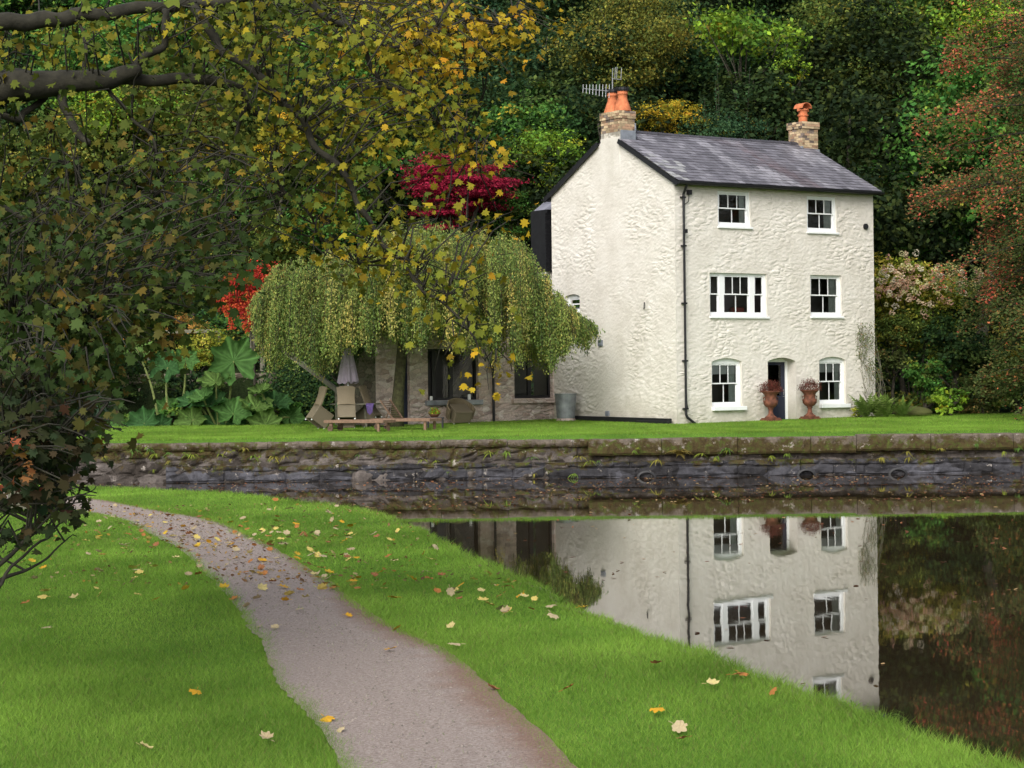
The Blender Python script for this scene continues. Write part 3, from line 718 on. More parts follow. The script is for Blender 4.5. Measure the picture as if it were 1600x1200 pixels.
# drainpipe
px_, _ = fr(1067.5, 500); mb = MB(); zt = zE - .1
mb.tube([(px_-.05, -OH-.05, zt), (px_-.04, -OH+.05, zt-.12), (px_, -.09, zt-.3), (px_, -.09, .32), (px_+.05, -.10, .22), (px_+.42, -.16, -.04)], .042, 10)
for zz in (zt-.4, 5.6, 3.8, 2.0, .5): mb.box(px_-.075, px_+.075, -.13, -.0, zz-.025, zz+.025)
mb.box(px_+.0, px_+.09, -.17, -.08, 6.0, 6.12)
mb.tube([(px_+.05, -.12, .5), (px_-.07, -.13, 1.2), (px_+.01, -.13, 2.2)], .012, 6)
mb.build('drainpipe', M['black'], house, smooth=False)
x_, z_ = fr(1075, 300); mb = MB(); mb.box(x_-.07, x_+.07, -.12, -.0, z_-.09, z_+.06); mb.tube([(x_+.0,-.05,z_-.08),(x_-.02,-.04,z_-.3),(px_,-.05,z_-.45)], .012, 6); mb.build('alarm_box', M['black'], house)
x_, z_ = fr(1351.5, 354); mb = MB(); mb.tube([(x_,-.02,z_),(x_,-.07,z_)], [.10,.095], 18); mb.build('round_vent', M['black'], house)
for (u, v, s_) in ((939, 536, .11), (950, 646, .09)):
    y_, z_ = gb(u, v); mb = MB(); mb.box(-.05, -.0, y_-s_, y_+s_, z_-s_*.9, z_+s_*.9)
    for k in range(4): mb.box(-.062, -.05, y_-s_+.02, y_+s_-.02, z_-s_*.7+k*s_*.42, z_-s_*.7+k*s_*.42+.02)
    mb.build('air_vent', M['lead'], house)
y_, z_ = gb(1012, 478); mb = MB(); mb.tube([(-.04, y_+.12, z_+.12), (-.10, y_+.06, z_-.06), (-.22, y_-.08, z_-.1), (-.26, y_-.16, z_-.06)], .018, 6); mb.build('wall_bracket', M['black'], house)

# chimneys
def stack(x0, x1, y0, y1, zb, z1, corb, flo=True):
    mb = MB(); rows = int((z1-zb)/.078); ch = (z1-zb)/rows
    mb.col = (.36,.30,.24); mb.box(x0+.015, x1-.015, y0+.015, y1-.015, zb, z1-.01)
    for r_ in range(rows):
        z = zb + r_*ch; o = corb(z, z1); a0, a1, b0, b1 = x0-o, x1+o, y0-o, y1+o
        for (ax, p0, p1, q, dirn) in (('x', a0, a1, b0, 1), ('x', a0, a1, b1, -1), ('y', b0, b1, a0, 1), ('y', b0, b1, a1, -1)):
            t_ = p0 - (.11 if r_ % 2 else 0)
            while t_ < p1 - .01:
                w = random.choice((.215, .105)) if random.random() < .3 else .215; s0, s1 = max(t_, p0), min(t_+w, p1)
                if s1 - s0 > .02:
                    g = random.uniform(.55, 1.2); k = random.random(); c = (.60,.46,.29) if k < .62 else ((.48,.31,.20) if k < .87 else (.24,.19,.16))
                    if z < zb + (z1-zb)*.12 : c = (.6,.56,.48)
                    mb.col = tuple(q_*g for q_ in c); j = random.uniform(-.003, .003); th = .10
                    if ax == 'x': mb.box(s0+.004, s1-.004, min(q+j, q+j+dirn*th), max(q+j, q+j+dirn*th), z+.004, z+ch-.004)
                    else: mb.box(min(q+j, q+j+dirn*th), max(q+j, q+j+dirn*th), s0+.004+.01, s1-.004-.01, z+.004, z+ch-.004)
                t_ += w
    return mb.build('chimney', M['brick'], rf)
ya, za = gb(968.5, 212); yb_, _ = gb(939, 212)
cy0, cy1 = ya, yb_; cx0 = 0.0
p = on_local(992, 212, 1, cy0); cx1 = p.x; ztop = on_local(968, 172, 1, cy0).z
mid = on_local(968, 188, 1, cy0).z
zbrick = on_local(968, 213, 1, cy0).z
ch1 = stack(cx0, cx1, cy0, cy1, zbrick, ztop, lambda z, t_: .03 if z > mid else 0)
ch1['label'] = 'near brick chimney stack with two flared terracotta pots'
# painted stack base rising out of the gable
mb = MB(); mb.box(-.022, cx1-.005, cy0+.005, cy1-.005, RIDGE-4.2, zbrick+.001); mb.v = [(.04, y, z) if (z < RIDGE-3 and x < 0) else (x, y, z) for x, y, z in mb.v]; mb.build('stack_base', M['paint'], ch1)
mb = MB(); zf0 = RIDGE - abs(cy0-HD/2)*math.tan(slope); mb.box(.02, cx1+.03, cy0-.03, cy0+.01, zf0-.10, zf0+.26); mb.box(cx1-.01, cx1+.03, cy0-.03, cy1+.03, zf0-.1, RIDGE+.22); mb.build('lead_flashing', M['lead'], ch1)
def pot(c, h, r0, r1, parent, flare=True):
    x, y, z = c; mb = MB()
    mb.lathe([(r0, 0), (r0*.98, .04), (r0*.80, h*.30), (r1*1.02, h*.62), (r1, h*.80), (r1*1.15, h*.82), (r1*1.18, h*.88), (r1*1.02, h*.90), (r1*1.12, h*.95), (r1*1.12, h), (r1*.8, h), (r1*.75, h*.7)], 20, c)
    o = mb.build('chimney_pot', M['terracotta'], parent, smooth=True); return o
hpot = on_local(968, 141, 1, cy0+.25).z - ztop; yc = (cy0+cy1)/2
for (yy_) in (cy0+.24, cy1-.24):
    q = pot(((cx0+cx1)/2, yy_, ztop-.01), hpot, .29, .155, ch1)
    mb = MB(); mb.lathe([(.19,0),(.20,.05),(.20,.11),(.17,.12),(.0,.13)], 16, ((cx0+cx1)/2, yy_, ztop+hpot-.03))
    for k in range(10): a = 2*PI*k/10; mb.tube([((cx0+cx1)/2+.2*math.cos(a), yy_+.2*math.sin(a), ztop+hpot-.02), ((cx0+cx1)/2+.22*math.cos(a), yy_+.22*math.sin(a), ztop+hpot+.12)], .012, 5)
    mb.build('cowl', M['black'], q)
# far chimney
fx0, fx1 = HL-1.05, HL-.0
rcx = on_local(1255, 210, 1, HD/2).x; wf = .42
pz1 = on_local(1255, 190, 1, HD/2-.3).z; pzb = on_local(1255, 236, 1, HD/2-.3).z
mdz = on_local(1255, 204, 1, HD/2-.3).z
ch2 = stack(rcx-.36, rcx+.36, HD/2-.36, HD/2+.36, pzb-.35, pz1, lambda z, t_: .045 if z > mdz else 0)
ch2['label'] = 'far brick chimney stack with one hooded pot'
mb = MB(); mb.box(rcx-.40, rcx+.40, HD/2-.40, HD/2-.365, pzb-.42, pzb+.08); mb.box(rcx-.40, rcx-.365, HD/2-.40, HD/2+.40, pzb-.3, pzb+.16); mb.build('lead_flashing', M['lead'], ch2)
hp = on_local(1255, 170, 1, HD/2).z - pz1
mb = MB(); mb.lathe([(.15,0),(.15,hp*.45),(.19,hp*.5),(.19,hp*.58),(.15,hp*.6),(.15,hp*.85),(.18,hp*.88),(.18,hp*.98),(.13,hp),(.12,hp*.5)], 18, (rcx, HD/2, pz1-.01)); cp = mb.build('chimney_pot', M['terracotta'], ch2, smooth=False)
mb = MB(); pts = []
for yy_ in (HD/2-.22, HD/2+.22):
    for rr in (.23, .205):
        for k in range(9): a = PI*k/8; pts.append((rcx - rr*math.cos(a), yy_, pz1+hp-.0 + rr*.85*math.sin(a)))
mb.add(pts, [(k,k+1,19+k,18+k) for k in range(8)] + [(9+k,27+k,28+k,10+k) for k in range(8)] + [(k,9+k,10+k,k+1) for k in range(8)] + [(18+k,19+k,28+k,27+k) for k in range(8)] + [(0,18,27,9),(8,17,35,26)])
for s_ in (-1, 1): mb.box(rcx+s_*.2-.03, rcx+s_*.2+.03, HD/2-.05, HD/2+.05, pz1+hp-.1, pz1+hp+.03)
mb.build('hood', M['terracotta'], cp)

# aerials on the near chimney
an = empty('tv_aerial', HM @ Vector((cx0+.02, cy1-.2, ztop)), 0, 'pair of thin metal television aerials on a mast at the near chimney', 'aerial')
b0 = HM @ Vector((cx0+.02, cy1-.2, ztop)); Dm = b0.y
mb = MB(); pt = P(957, 122, Dm) - b0; bt = P(957, 172, Dm) - b0; mb.tube([bt - Vector((0,0,.3)), pt], .02, 8); mb.build('mast', M['alu'], an)
mb = MB(); a = P(911, 138.5, Dm) - b0; b = P(957, 143, Dm) - b0; mb.tube([a, b], .013, 6)
for k in range(9):
    t_ = k/9; c = a.lerp(b, t_); hl = .14 + .012*k; tw = Vector((.06, .25, 1)).normalized(); mb.tube([c-tw*hl, c+tw*hl], .009, 5)
mb.build('yagi_boom', M['alu'], an)
mb = MB(); a = P(956, 123, Dm) - b0; b = P(971, 124.5, Dm) - b0; mb.tube([a, b], .013, 6)
for (u, h0, h1) in ((957.5, 122, 106.5), (961.5, 122, 105.2), (964.2, 122, 104.6), (971, 123.5, 105.8)): mb.tube([P(u-.8, h0, Dm)-b0, P(u, h1, Dm)-b0], .011, 5)
mb.build('upright_elements', M['alu'], an)

# low black timber / guttering laid along the gable foot, and galvanised tub
def gfloor(y): p = HM @ Vector((0, y, 0)); return float(gfar(p.x, p.y)) - HC.z
y0, y1 = gb(1054, 660)[0], gb(903, 655)[0]
mb = MB(); mb.beam((-.16, y0, gfloor(y0)+.10), (-.16, y1, gfloor(y1)+.08), .12, .15); mb.beam((-.24, y0, gfloor(y0)+.05), (-.24, y0+1.6, gfloor(y0)+.05), .08, .10)
o = mb.build('timber_baulk', M['black'], None, bevel=.015); o.matrix_world = HM; tag(o, 'long black timber lying on the grass along the foot of the gable wall', 'timber')
yt, _ = gb(884, 650); tb = HM @ Vector((-.55, yt-.1, 0)); tb = P(884, 640, 70.0); tb.z = float(gfar(tb.x, tb.y))
t_ = empty('metal_tub', tb, 0, 'tall dented galvanised metal tub standing at the corner of the white gable', 'tub')
mb = MB(); mb.lathe([(.27,.06),(.30,.1),(.33,.45),(.36,.86),(.375,.87),(.375,.9),(.35,.9),(.33,.6),(.3,.2),(0,.18)], 28); mb.build('body', M['galv'], t_, smooth=False)
mb = MB(); mb.lathe([(.30,-.05),(.34,.0),(.30,.08),(.0,.085)], 9); mb.build('stone_foot', M['stone'], t_)

# ---------------------------------------------------------------- rear black clad extension, far side of the gable
ext = empty('rear_extension', HC, PHI, 'dark timber clad upper extension with small slate roof behind the gable', 'extension')
ezt = on_local(845, 330, 1, HD+.6).z; ezb = on_local(850, 425, 1, HD+.6).z; exx = on_local(848.5, 380, 1, HD+1.5).x; ezt = on_local(845, 331, 1, HD+1.5).z; ezb = on_local(850, 427, 1, HD+1.2).z
mb = MB(); nb_ = int((ezt-ezb)/.12)
mb.box(exx+.03, .2, HD+.53, HD+1.5, ezb, ezt)
for k in range(nb_): z = ezb + k*.12; mb.box(exx, .1, HD+.5, HD+.53, z, z+.108); mb.box(exx, exx+.03, HD+.54, HD+1.5, z, z+.108)
mb.build('cladding', M['black'], ext)
mb = MB(); mb.box(exx+.08, .2, HD+.56, HD+1.45, -.5, ezb); mb.build('wall', M['paint'], ext)
mb = MB(); 
for k in range(8):
    f0, f1 = k/8, (k+1)/8+.02; yA, yB = HD+.05+1.7*f0, HD+.05+1.7*f1
    for q in range(4):
        g = random.uniform(.7,1.3); mb.col = (.2*g,.2*g,.24*g); xa = exx-.22+q*.36+f0*0; 
        mb.add([(xa, yA, ezt+.02+(q)*.26), (xa+.37, yA, ezt+.02+(q+1)*.26), (xa+.37, yB, ezt+.02+(q+1)*.26), (xa, yB, ezt+.02+(q)*.26), (xa, yA, ezt-.03+q*.26), (xa+.37, yA, ezt-.03+(q+1)*.26)], [(0,1,2,3),(0,4,5,1)])
mb.build('roof', M['slate'], ext)

# ---------------------------------------------------------------- stone annex to the left
annex = empty('stone_annex', HC, PHI, 'low pink rubble stone outbuilding joined to the gable behind the weeping birch', 'annex')
AY = HD - .02
def an_(u, v): p = on_local(u, v, 1, AY); return p.x, p.z
def arect(u0, u1, v0, v1): return [an_(u0, v1)[0], an_(u1, v1)[0], an_((u0+u1)/2, v1)[1], an_((u0+u1)/2, v0)[1]]
AL = an_(587, 600)[0]; A1 = arect(669, 748, 545, 625); A2 = arect(804, 866, 545, 622); A2[1] = -.06; AD = arect(625, 641, 530, 662); AD[2] = -.3
aops = [[r[0]-AL, r[1]-AL, r[2], r[3], 0, .22] for r in (A1, A2, AD)]
AT = 3.3
V, Fc = wall_grid(-AL, lambda x: AT, -.5, aops, .05, .05, 31.0, lambda x, z, h: (x+AL, AY-h, z))
me = bpy.data.meshes.new('front_wall'); me.from_pydata(V, [], Fc); me.update(); link('front_wall', me, M['stone'], annex)
mb = MB(); mb.add([(AL,AY,-.5),(AL,AY+1.8,-.5),(AL,AY+1.8,AT+.6),(AL,AY,AT)], [(3,2,1,0)]); mb.add([(AL,AY+1.8,-.5),(0,AY+1.8,-.5),(0,AY+1.8,AT+.6),(AL,AY+1.8,AT+.6)], [(3,2,1,0)]); mb.build('side_wall', M['darkstone'], annex)
mb = MB()
for k in range(8):
    x = AL - .2
    while x < -.02:
        g = random.uniform(.7,1.25); mb.col = (.12*g,.115*g,.14*g); w = min(.26, -.02-x); yA = AY-.25+k*.275; yB = yA+.29; zA = AT+.02+k*.082; zB = zA+.082
        mb.add([(x,yA,zA),(x+w-.006,yA,zA),(x+w-.006,yB,zB),(x,yB,zB),(x,yA,zA-.02),(x+w-.006,yA,zA-.02)], [(0,1,2,3),(0,4,5,1)]); x += w
mb.col = (.05,.05,.05); mb.box(AL-.15, 0, AY-.2, AY+.0, AT-.12, AT-.02)
mb.build('roof', M['slate'], annex)
mb = MB(); mb.box(AL+.3, -.2, AY+1.2, AY+1.7, -.4, AT-.05); mb.build('dark_inner_box', M['inner'], annex)  # same dark-coloured box, for the unlit annex interior
def blackwin(r, mull, lab, bars=()):
    x0, x1, z0, z1 = r; y = AY + .14; m = MB(); w = .07
    m.box(x0-.01, x0+w, y, y+.09, z0, z1); m.box(x1-w, x1+.01, y, y+.09, z0, z1); m.box(x0+w, x1-w, y+.001, y+.089, z0, z0+.09); m.box(x0+w, x1-w, y+.001, y+.089, z1-.07, z1)
    for q in mull: xc = x0 + (x1-x0)*q; m.box(xc-.07, xc+.07, y+.002, y+.088, z0+.09, z1-.07)
    o = m.build('window', M['black'], annex); o['label'] = lab
    g = MB(); g.add([(x0+w, y+.04, z0+.09), (x1-w, y+.04, z0+.09), (x1-w, y+.04, z1-.07), (x0+w, y+.04, z1-.07)], [(0,1,2,3)]); g.build('pane', M['glass'], o)
    s = MB(); s.box(x0-.12, x1+.10, AY-.14, y, z0-.17, z0-.003); s.build('sill', M['galv'] if mull == (.16,.5) else M['stone'], o, bevel=.02)
    return o
wA = blackwin(A1, (.16, .5), 'wide black framed annex window above the tipped wicker tub chair')
blackwin(A2, (.46,), 'black framed annex window nearest the white gable')
x0, x1, z0, z1 = A1; mb = MB(); y = AY + .5
mb.box(x0+(x1-x0)*.52, x0+(x1-x0)*.60, y, y+.1, z0, z1-.5); mb.beam((x0+(x1-x0)*.58, y+.02, z0+.1), (x1+.1, y+.02, z1-.25), .1, .14); mb.build('inner_bars', M['greywood'], wA)  # upright and sloping bar set behind the glass
for q, g in ((.05, .12), (.80, .16)):
    mb = MB(); mb.lathe([(.04,0),(.05,.02),(.05,g),(.035,g+.02),(0,g+.02)], 12, (x0+(x1-x0)*q, AY-.03+.0, z0+.0)); mb.build('ledge_jar', M['white'], wA)
x0, x1, z0, z1 = AD; mb = MB(); mb.box(x0, x1, AY+.15, AY+.21, z0, z1); mb.build('door', M['navy'], annex)
u0x = an_(768.5, 600)[0]; mb = MB(); mb.tube([(u0x, AY-.09, AT-.1), (u0x, AY-.09, -.1)], .045, 10); mb.build('drainpipe', M['black'], annex)
xq = an_(668, 600)[0]
# ================================================================ foliage generators (numpy)
PAL = {
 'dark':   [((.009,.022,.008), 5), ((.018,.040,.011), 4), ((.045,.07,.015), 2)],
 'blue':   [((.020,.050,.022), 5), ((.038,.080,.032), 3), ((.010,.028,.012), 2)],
 'green':  [((.03,.085,.018), 5), ((.05,.12,.02), 4), ((.10,.15,.02), 1)],
 'lime':   [((.10,.19,.02), 4), ((.15,.23,.02), 3), ((.06,.13,.02), 3), ((.28,.26,.02), 1)],
 'olive':  [((.085,.10,.02), 5), ((.13,.125,.02), 4), ((.20,.15,.025), 2), ((.05,.075,.018), 3)],
 'olgreen':[((.05,.085,.018), 6), ((.085,.11,.02), 4), ((.17,.16,.03), 1)],
 'yellow': [((.34,.24,.02), 5), ((.24,.23,.025), 4), ((.40,.20,.02), 1), ((.12,.15,.02), 2)],
 'birch':  [((.10,.15,.035), 6), ((.17,.20,.05), 4), ((.27,.24,.07), 2), ((.36,.28,.08), 1), ((.06,.10,.03), 3)],
 'crimson':[((.26,.012,.035), 5), ((.38,.02,.06), 4), ((.15,.01,.025), 3)],
 'red':    [((.42,.035,.025), 5), ((.50,.09,.03), 3), ((.28,.015,.02), 3)],
 'rust':   [((.27,.055,.035), 4), ((.33,.105,.045), 3), ((.14,.06,.03), 3), ((.10,.10,.025), 4)],
 'rustg':  [((.06,.075,.022), 7), ((.11,.08,.025), 1.5), ((.045,.07,.02), 5), ((.20,.09,.03), .4)],
 'orange': [((.36,.18,.04), 4), ((.22,.17,.04), 4), ((.12,.12,.03), 4), ((.30,.06,.05), 1)],
 'hydl':   [((.24,.25,.03), 5), ((.10,.15,.02), 5), ((.34,.28,.05), 2)],
 'syc':    [((.055,.085,.016), 6), ((.085,.115,.02), 4), ((.20,.17,.02), 1), ((.24,.12,.02), .6)],
 'sycd':   [((.036,.066,.018), 6), ((.056,.09,.022), 4), ((.12,.09,.02), 1.2), ((.20,.11,.02), .5)],
 'sycy':   [((.22,.23,.025), 5), ((.15,.18,.02), 5), ((.46,.35,.025), 3), ((.45,.22,.025), .7)],
 'sycY':   [((.46,.32,.02), 6), ((.50,.24,.02), 2), ((.24,.20,.02), 3)],
 'sycm':   [((.13,.16,.022), 5), ((.085,.12,.02), 5), ((.34,.27,.02), 2), ((.34,.18,.025), .4)],
}
RH = np.array([(0,-.5),(.32,-.05),(0,.5),(-.32,-.05)])
OV = np.array([(0,-.5),(.26,-.25),(.30,.08),(0,.5),(-.30,.08),(-.26,-.25)])
SYC = np.array([(0,-.38),(.24,-.38),(.33,-.22),(.47,-.16),(.44,-.02),(.36,.06),(.42,.22),(.36,.32),(.20,.28),(.12,.44),(0,.54),(-.12,.44),(-.20,.28),(-.36,.32),(-.42,.22),(-.36,.06),(-.44,-.02),(-.47,-.16),(-.33,-.22),(-.24,-.38)])
def unit(a): return a / (np.linalg.norm(a, axis=-1, keepdims=True) + 1e-9)
GAIN = 1.5
def pick(pal, n, r=None):
    r = r or rng; cs = np.array([c for c, w in PAL[pal]]) * (1.0 if pal[:3] in ('syc','sap','red','cri') else GAIN); w = np.array([w for c, w in PAL[pal]], float); return cs[r.choice(len(cs), n, p=w/w.sum())]
def leafs(name, pos, nrm, size, cols, shape=RH, down=0.0, fold=.18, mat=None, parent=None, asp=1.0):
    n = len(pos); nrm = unit(nrm); rv = unit(rng.normal(size=(n,3)) + np.array([0,0,-down])); B = unit(rv - (rv*nrm).sum(-1, keepdims=True)*nrm); T = np.cross(nrm, B)
    size = np.broadcast_to(size, (n,)); K = len(shape)
    V = pos[:,None,:] + size[:,None,None]*(asp*shape[None,:,0,None]*T[:,None,:] + shape[None,:,1,None]*B[:,None,:] + (-fold*np.abs(shape[None,:,0,None])*2 - .22*np.clip(shape[None,:,1,None],0,1)**1.0)*nrm[:,None,:]*.9)
    return link(name, np_mesh(name, V.reshape(-1,3), K, cols), mat or M['leaf'], parent)
def crown_pts(blobs, nclump, per, rc, pal, flat=.5, shell=.55, jit=.4, layered=False, up=.6):
    """blobs: (cx,cy,cz,rx,ry,rz). clumps sit on the blobs' outer shells, leaves scatter inside each clump"""
    vol = np.array([(b[3]*b[4]*b[5])**(2/3) for b in blobs]); bi = rng.choice(len(blobs), nclump, p=vol/vol.sum()); B = np.array(blobs)[bi]
    d = unit(rng.normal(size=(nclump,3))); rad = shell + (1-shell)*rng.uniform(0,1,nclump)**.5
    rad = np.where(rng.uniform(0,1,nclump) < .22, rad*rng.uniform(1.05,1.4,nclump), rad); c = B[:,:3] + d*B[:,3:]*rad[:,None] + rng.normal(0,.16,(nclump,3))*B[:,3:]
    if layered: c[:,2] = B[:,2] + (np.round((c[:,2]-B[:,2])/layered)*layered) + rng.normal(0,.04,nclump)
    cc = pick(pal, nclump)
    if pal in ('blue','green','olgreen','lime'):
        k_ = rng.uniform(0,1,nclump); cc = np.where((k_ < .16)[:,None], pick('olive', nclump)*.8, np.where((k_ < .20)[:,None], pick('yellow', nclump)*.6, cc))
    rcl = rc*rng.uniform(.6,1.35,nclump)
    k = rng.poisson(per, nclump); idx = np.repeat(np.arange(nclump), k); n = len(idx)
    g = rng.normal(0, .5, (n,3)); g[:,2] *= flat; pos = c[idx] + g*rcl[idx][:,None]
    nrm = unit(d[idx])*.7 + np.array([0,0,up]) + rng.normal(0,.55,(n,3)); own = pick(pal, n); mixw = rng.uniform(0,.6,n)[:,None]
    col = (cc[idx]*(1-mixw) + own*mixw) * (1 + rng.uniform(-jit,jit,(n,1))) * np.where(rng.uniform(0,1,(n,1)) < .10, 1.7, 1.0)  # leaf sparkle painted in: some leaves brightened at random
    return pos, nrm, col, c
def tree(name, label, cat, base, blobs, pal, nclump=260, per=50, rc=.8, leaf=.18, trunk=.22, group=None, layered=False, flat=.5, limbs=10, mat=None, rnd=False, lean=(0,0), shape=RH, trunkmat=None, up=.6, shell=.55):
    """base world point; blobs local to it"""
    o = empty(name, base, 0, label, cat, group); pos, nrm, col, cl = crown_pts(blobs, nclump, per, rc, pal, flat, layered=layered, up=up, shell=shell)
    leafs('crown', pos, nrm, leaf*rng.uniform(.6,1.3,len(pos)), col, shape, parent=o, mat=M['leafr'] if rnd else M['leaf'])
    mb = MB(); cen = np.average([b[:3] for b in blobs], axis=0, weights=[b[5] for b in blobs]); zt = float(max(b[2]+b[5]*.4 for b in blobs)); top = Vector((cen[0]*.8+lean[0], cen[1]*.8+lean[1], zt)); n = 9
    ax = [Vector((0,0,-.3)).lerp(top, q/(n-1)) + Vector((.12*math.sin(q*1.7), .1*math.cos(q*1.3), 0))*(zt/8) for q in range(n)]
    mb.tube(ax, [trunk*(1-.85*q/(n-1)) + (.3*trunk if q == 0 else 0) for q in range(n)], 8)
    for q in range(limbs):
        c = Vector(cl[rng.integers(len(cl))]); f = float(min(.95, max(.18, (c.z/zt)*.65 + random.uniform(-.1,.1)))); s = ax[0].lerp(top, f); r0 = trunk*(1-.8*f)*.5
        m_ = s.lerp(c, .5) + Vector((rng.normal(0,.15), rng.normal(0,.15), .12*(c-s).length)); mb.tube([s, m_, c], [r0, r0*.6, r0*.2], 5)
    mb.build('trunk', trunkmat or M['bark'], o, smooth=True); return o
def blobset(rx, ry, rz, n=7, seed=0, cz=0):
    r = np.random.default_rng(seed); out = [(0,0,cz,rx*.62,ry*.62,rz*.62)]
    for i in range(n+3):
        d = unit(r.normal(size=3)); q = r.uniform(.2,.55); out.append((d[0]*rx*(1-q*.55), d[1]*ry*(1-q*.55), cz+d[2]*rz*(1-q*.55), rx*q, ry*q, rz*q))
    return out
def hero(name, label, cat, u, v, D, ru, rv, pal, seed=1, cover=1.0, leaf=.17, rc=.75, depth=None, **kw):
    c = P(u, v, D); rx, rz = ru/F*D, rv/F*D; zb = float(gfar(c.x, c.y)); cz = c.z - zb
    ry = depth or rx; area = 4*PI*((rx*rz)**.8*(ry*rz)**.8/2)**(1/1.6) if False else 4*PI*((rx*ry+rx*rz+ry*rz)/3)
    nl = cover * area * 1.6 / (leaf*leaf*.33); per = 42; ncl = int(nl/per)
    ncl = min(ncl, 900); rc_ = rc*min(1.3, max(.35, rx/2.6))
    return tree(name, label, cat, Vector((c.x, c.y, zb)), blobset(rx*.95, ry*.95, rz*.95, 8, seed, max(cz, rz*.55)), pal, ncl, per, rc_, leaf, trunk=min(.35, .05+rx*.06), **kw)

# ---------------------------------------------------------------- woodland fill: six kinds, copied
GR = 'trees of the dark wood climbing the hillside'
protos = []
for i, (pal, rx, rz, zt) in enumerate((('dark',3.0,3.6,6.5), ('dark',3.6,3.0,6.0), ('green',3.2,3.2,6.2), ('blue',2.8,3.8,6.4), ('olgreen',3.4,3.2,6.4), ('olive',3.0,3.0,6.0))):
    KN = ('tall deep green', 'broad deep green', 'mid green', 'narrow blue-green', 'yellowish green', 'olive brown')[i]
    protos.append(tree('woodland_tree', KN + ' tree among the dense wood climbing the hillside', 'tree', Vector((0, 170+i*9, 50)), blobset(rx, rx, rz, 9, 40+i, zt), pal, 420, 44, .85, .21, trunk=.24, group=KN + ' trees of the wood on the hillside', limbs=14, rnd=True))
place = []
for row, y in enumerate((81, 86, 92, 99, 107, 116, 126)):
    half = .27*y + 9; x = -half + random.uniform(0, 4)
    while x < half:
        yy_ = y + random.uniform(-2, 2); hx, hy = x, yy_; l = HI @ Vector((hx, hy, 0))
        if not (-3 < l.x < 11 and l.y < HD + 4.5) and not (row == 0 and -17 < x < 2): place.append((x, yy_, row))
        x += random.uniform(3.6, 5.6)
for i, (x, y, row) in enumerate(place):
    left = x/y < .03; w = [3,3,3,2,3,2] if left else [4,3,3,2,2,1]
    if .0 < x/y < .15 : w = [9,9,.4,1.5,0,0]
    k = random.choices(range(6), w)[0]; o = protos[k] if i < 6 and False else copy_tree(protos[k])
    s_ = random.uniform(.75, 1.2); o.location = (x, y, float(gfar(x, y)) - .3); o.rotation_euler.z = random.uniform(0, 6.28); o.scale = (s_, s_, s_*random.uniform(.85, 1.15))
for o in protos:
    for c in list(o.children): bpy.data.objects.remove(c)
    bpy.data.objects.remove(o)

# undergrowth leaves over the slope: one mass
n = 150000; x = rng.uniform(-36, 36, n); y = 73.5 + 32*rng.uniform(0,1,n)**1.5; k = (np.abs(x) < .27*y+3); x, y = x[k], y[k]
lx = (x-HC.x)*ca + (y-HC.y)*sa; ly = -(x-HC.x)*sa + (y-HC.y)*ca; k = ~((lx > -9) & (lx < 9) & (ly < 9.5)); x, y = x[k], y[k]; n = len(x)
hh = .25 + .55*(np.sin(x*1.3+np.sin(y*.9)*2)*np.sin(y*1.1+x*.5)+.6).clip(0); z = gfar(x, y) + rng.uniform(0,1,n)**.6*hh
pn = (np.sin(x*.55+1)*np.sin(y*.45)+rng.normal(0,.35,n)); c = np.where((pn>.45)[:,None], pick('olive',n), np.where((pn<-.4)[:,None], pick('blue',n), pick('green',n)))*rng.uniform(.5,1.1,(n,1))
o = leafs('undergrowth', np.stack([x,y,z],-1), rng.normal(0,.5,(n,3))+np.array([0,-.6,.9]), rng.uniform(.10,.24,n), c, RH); tag(o, kind='stuff')

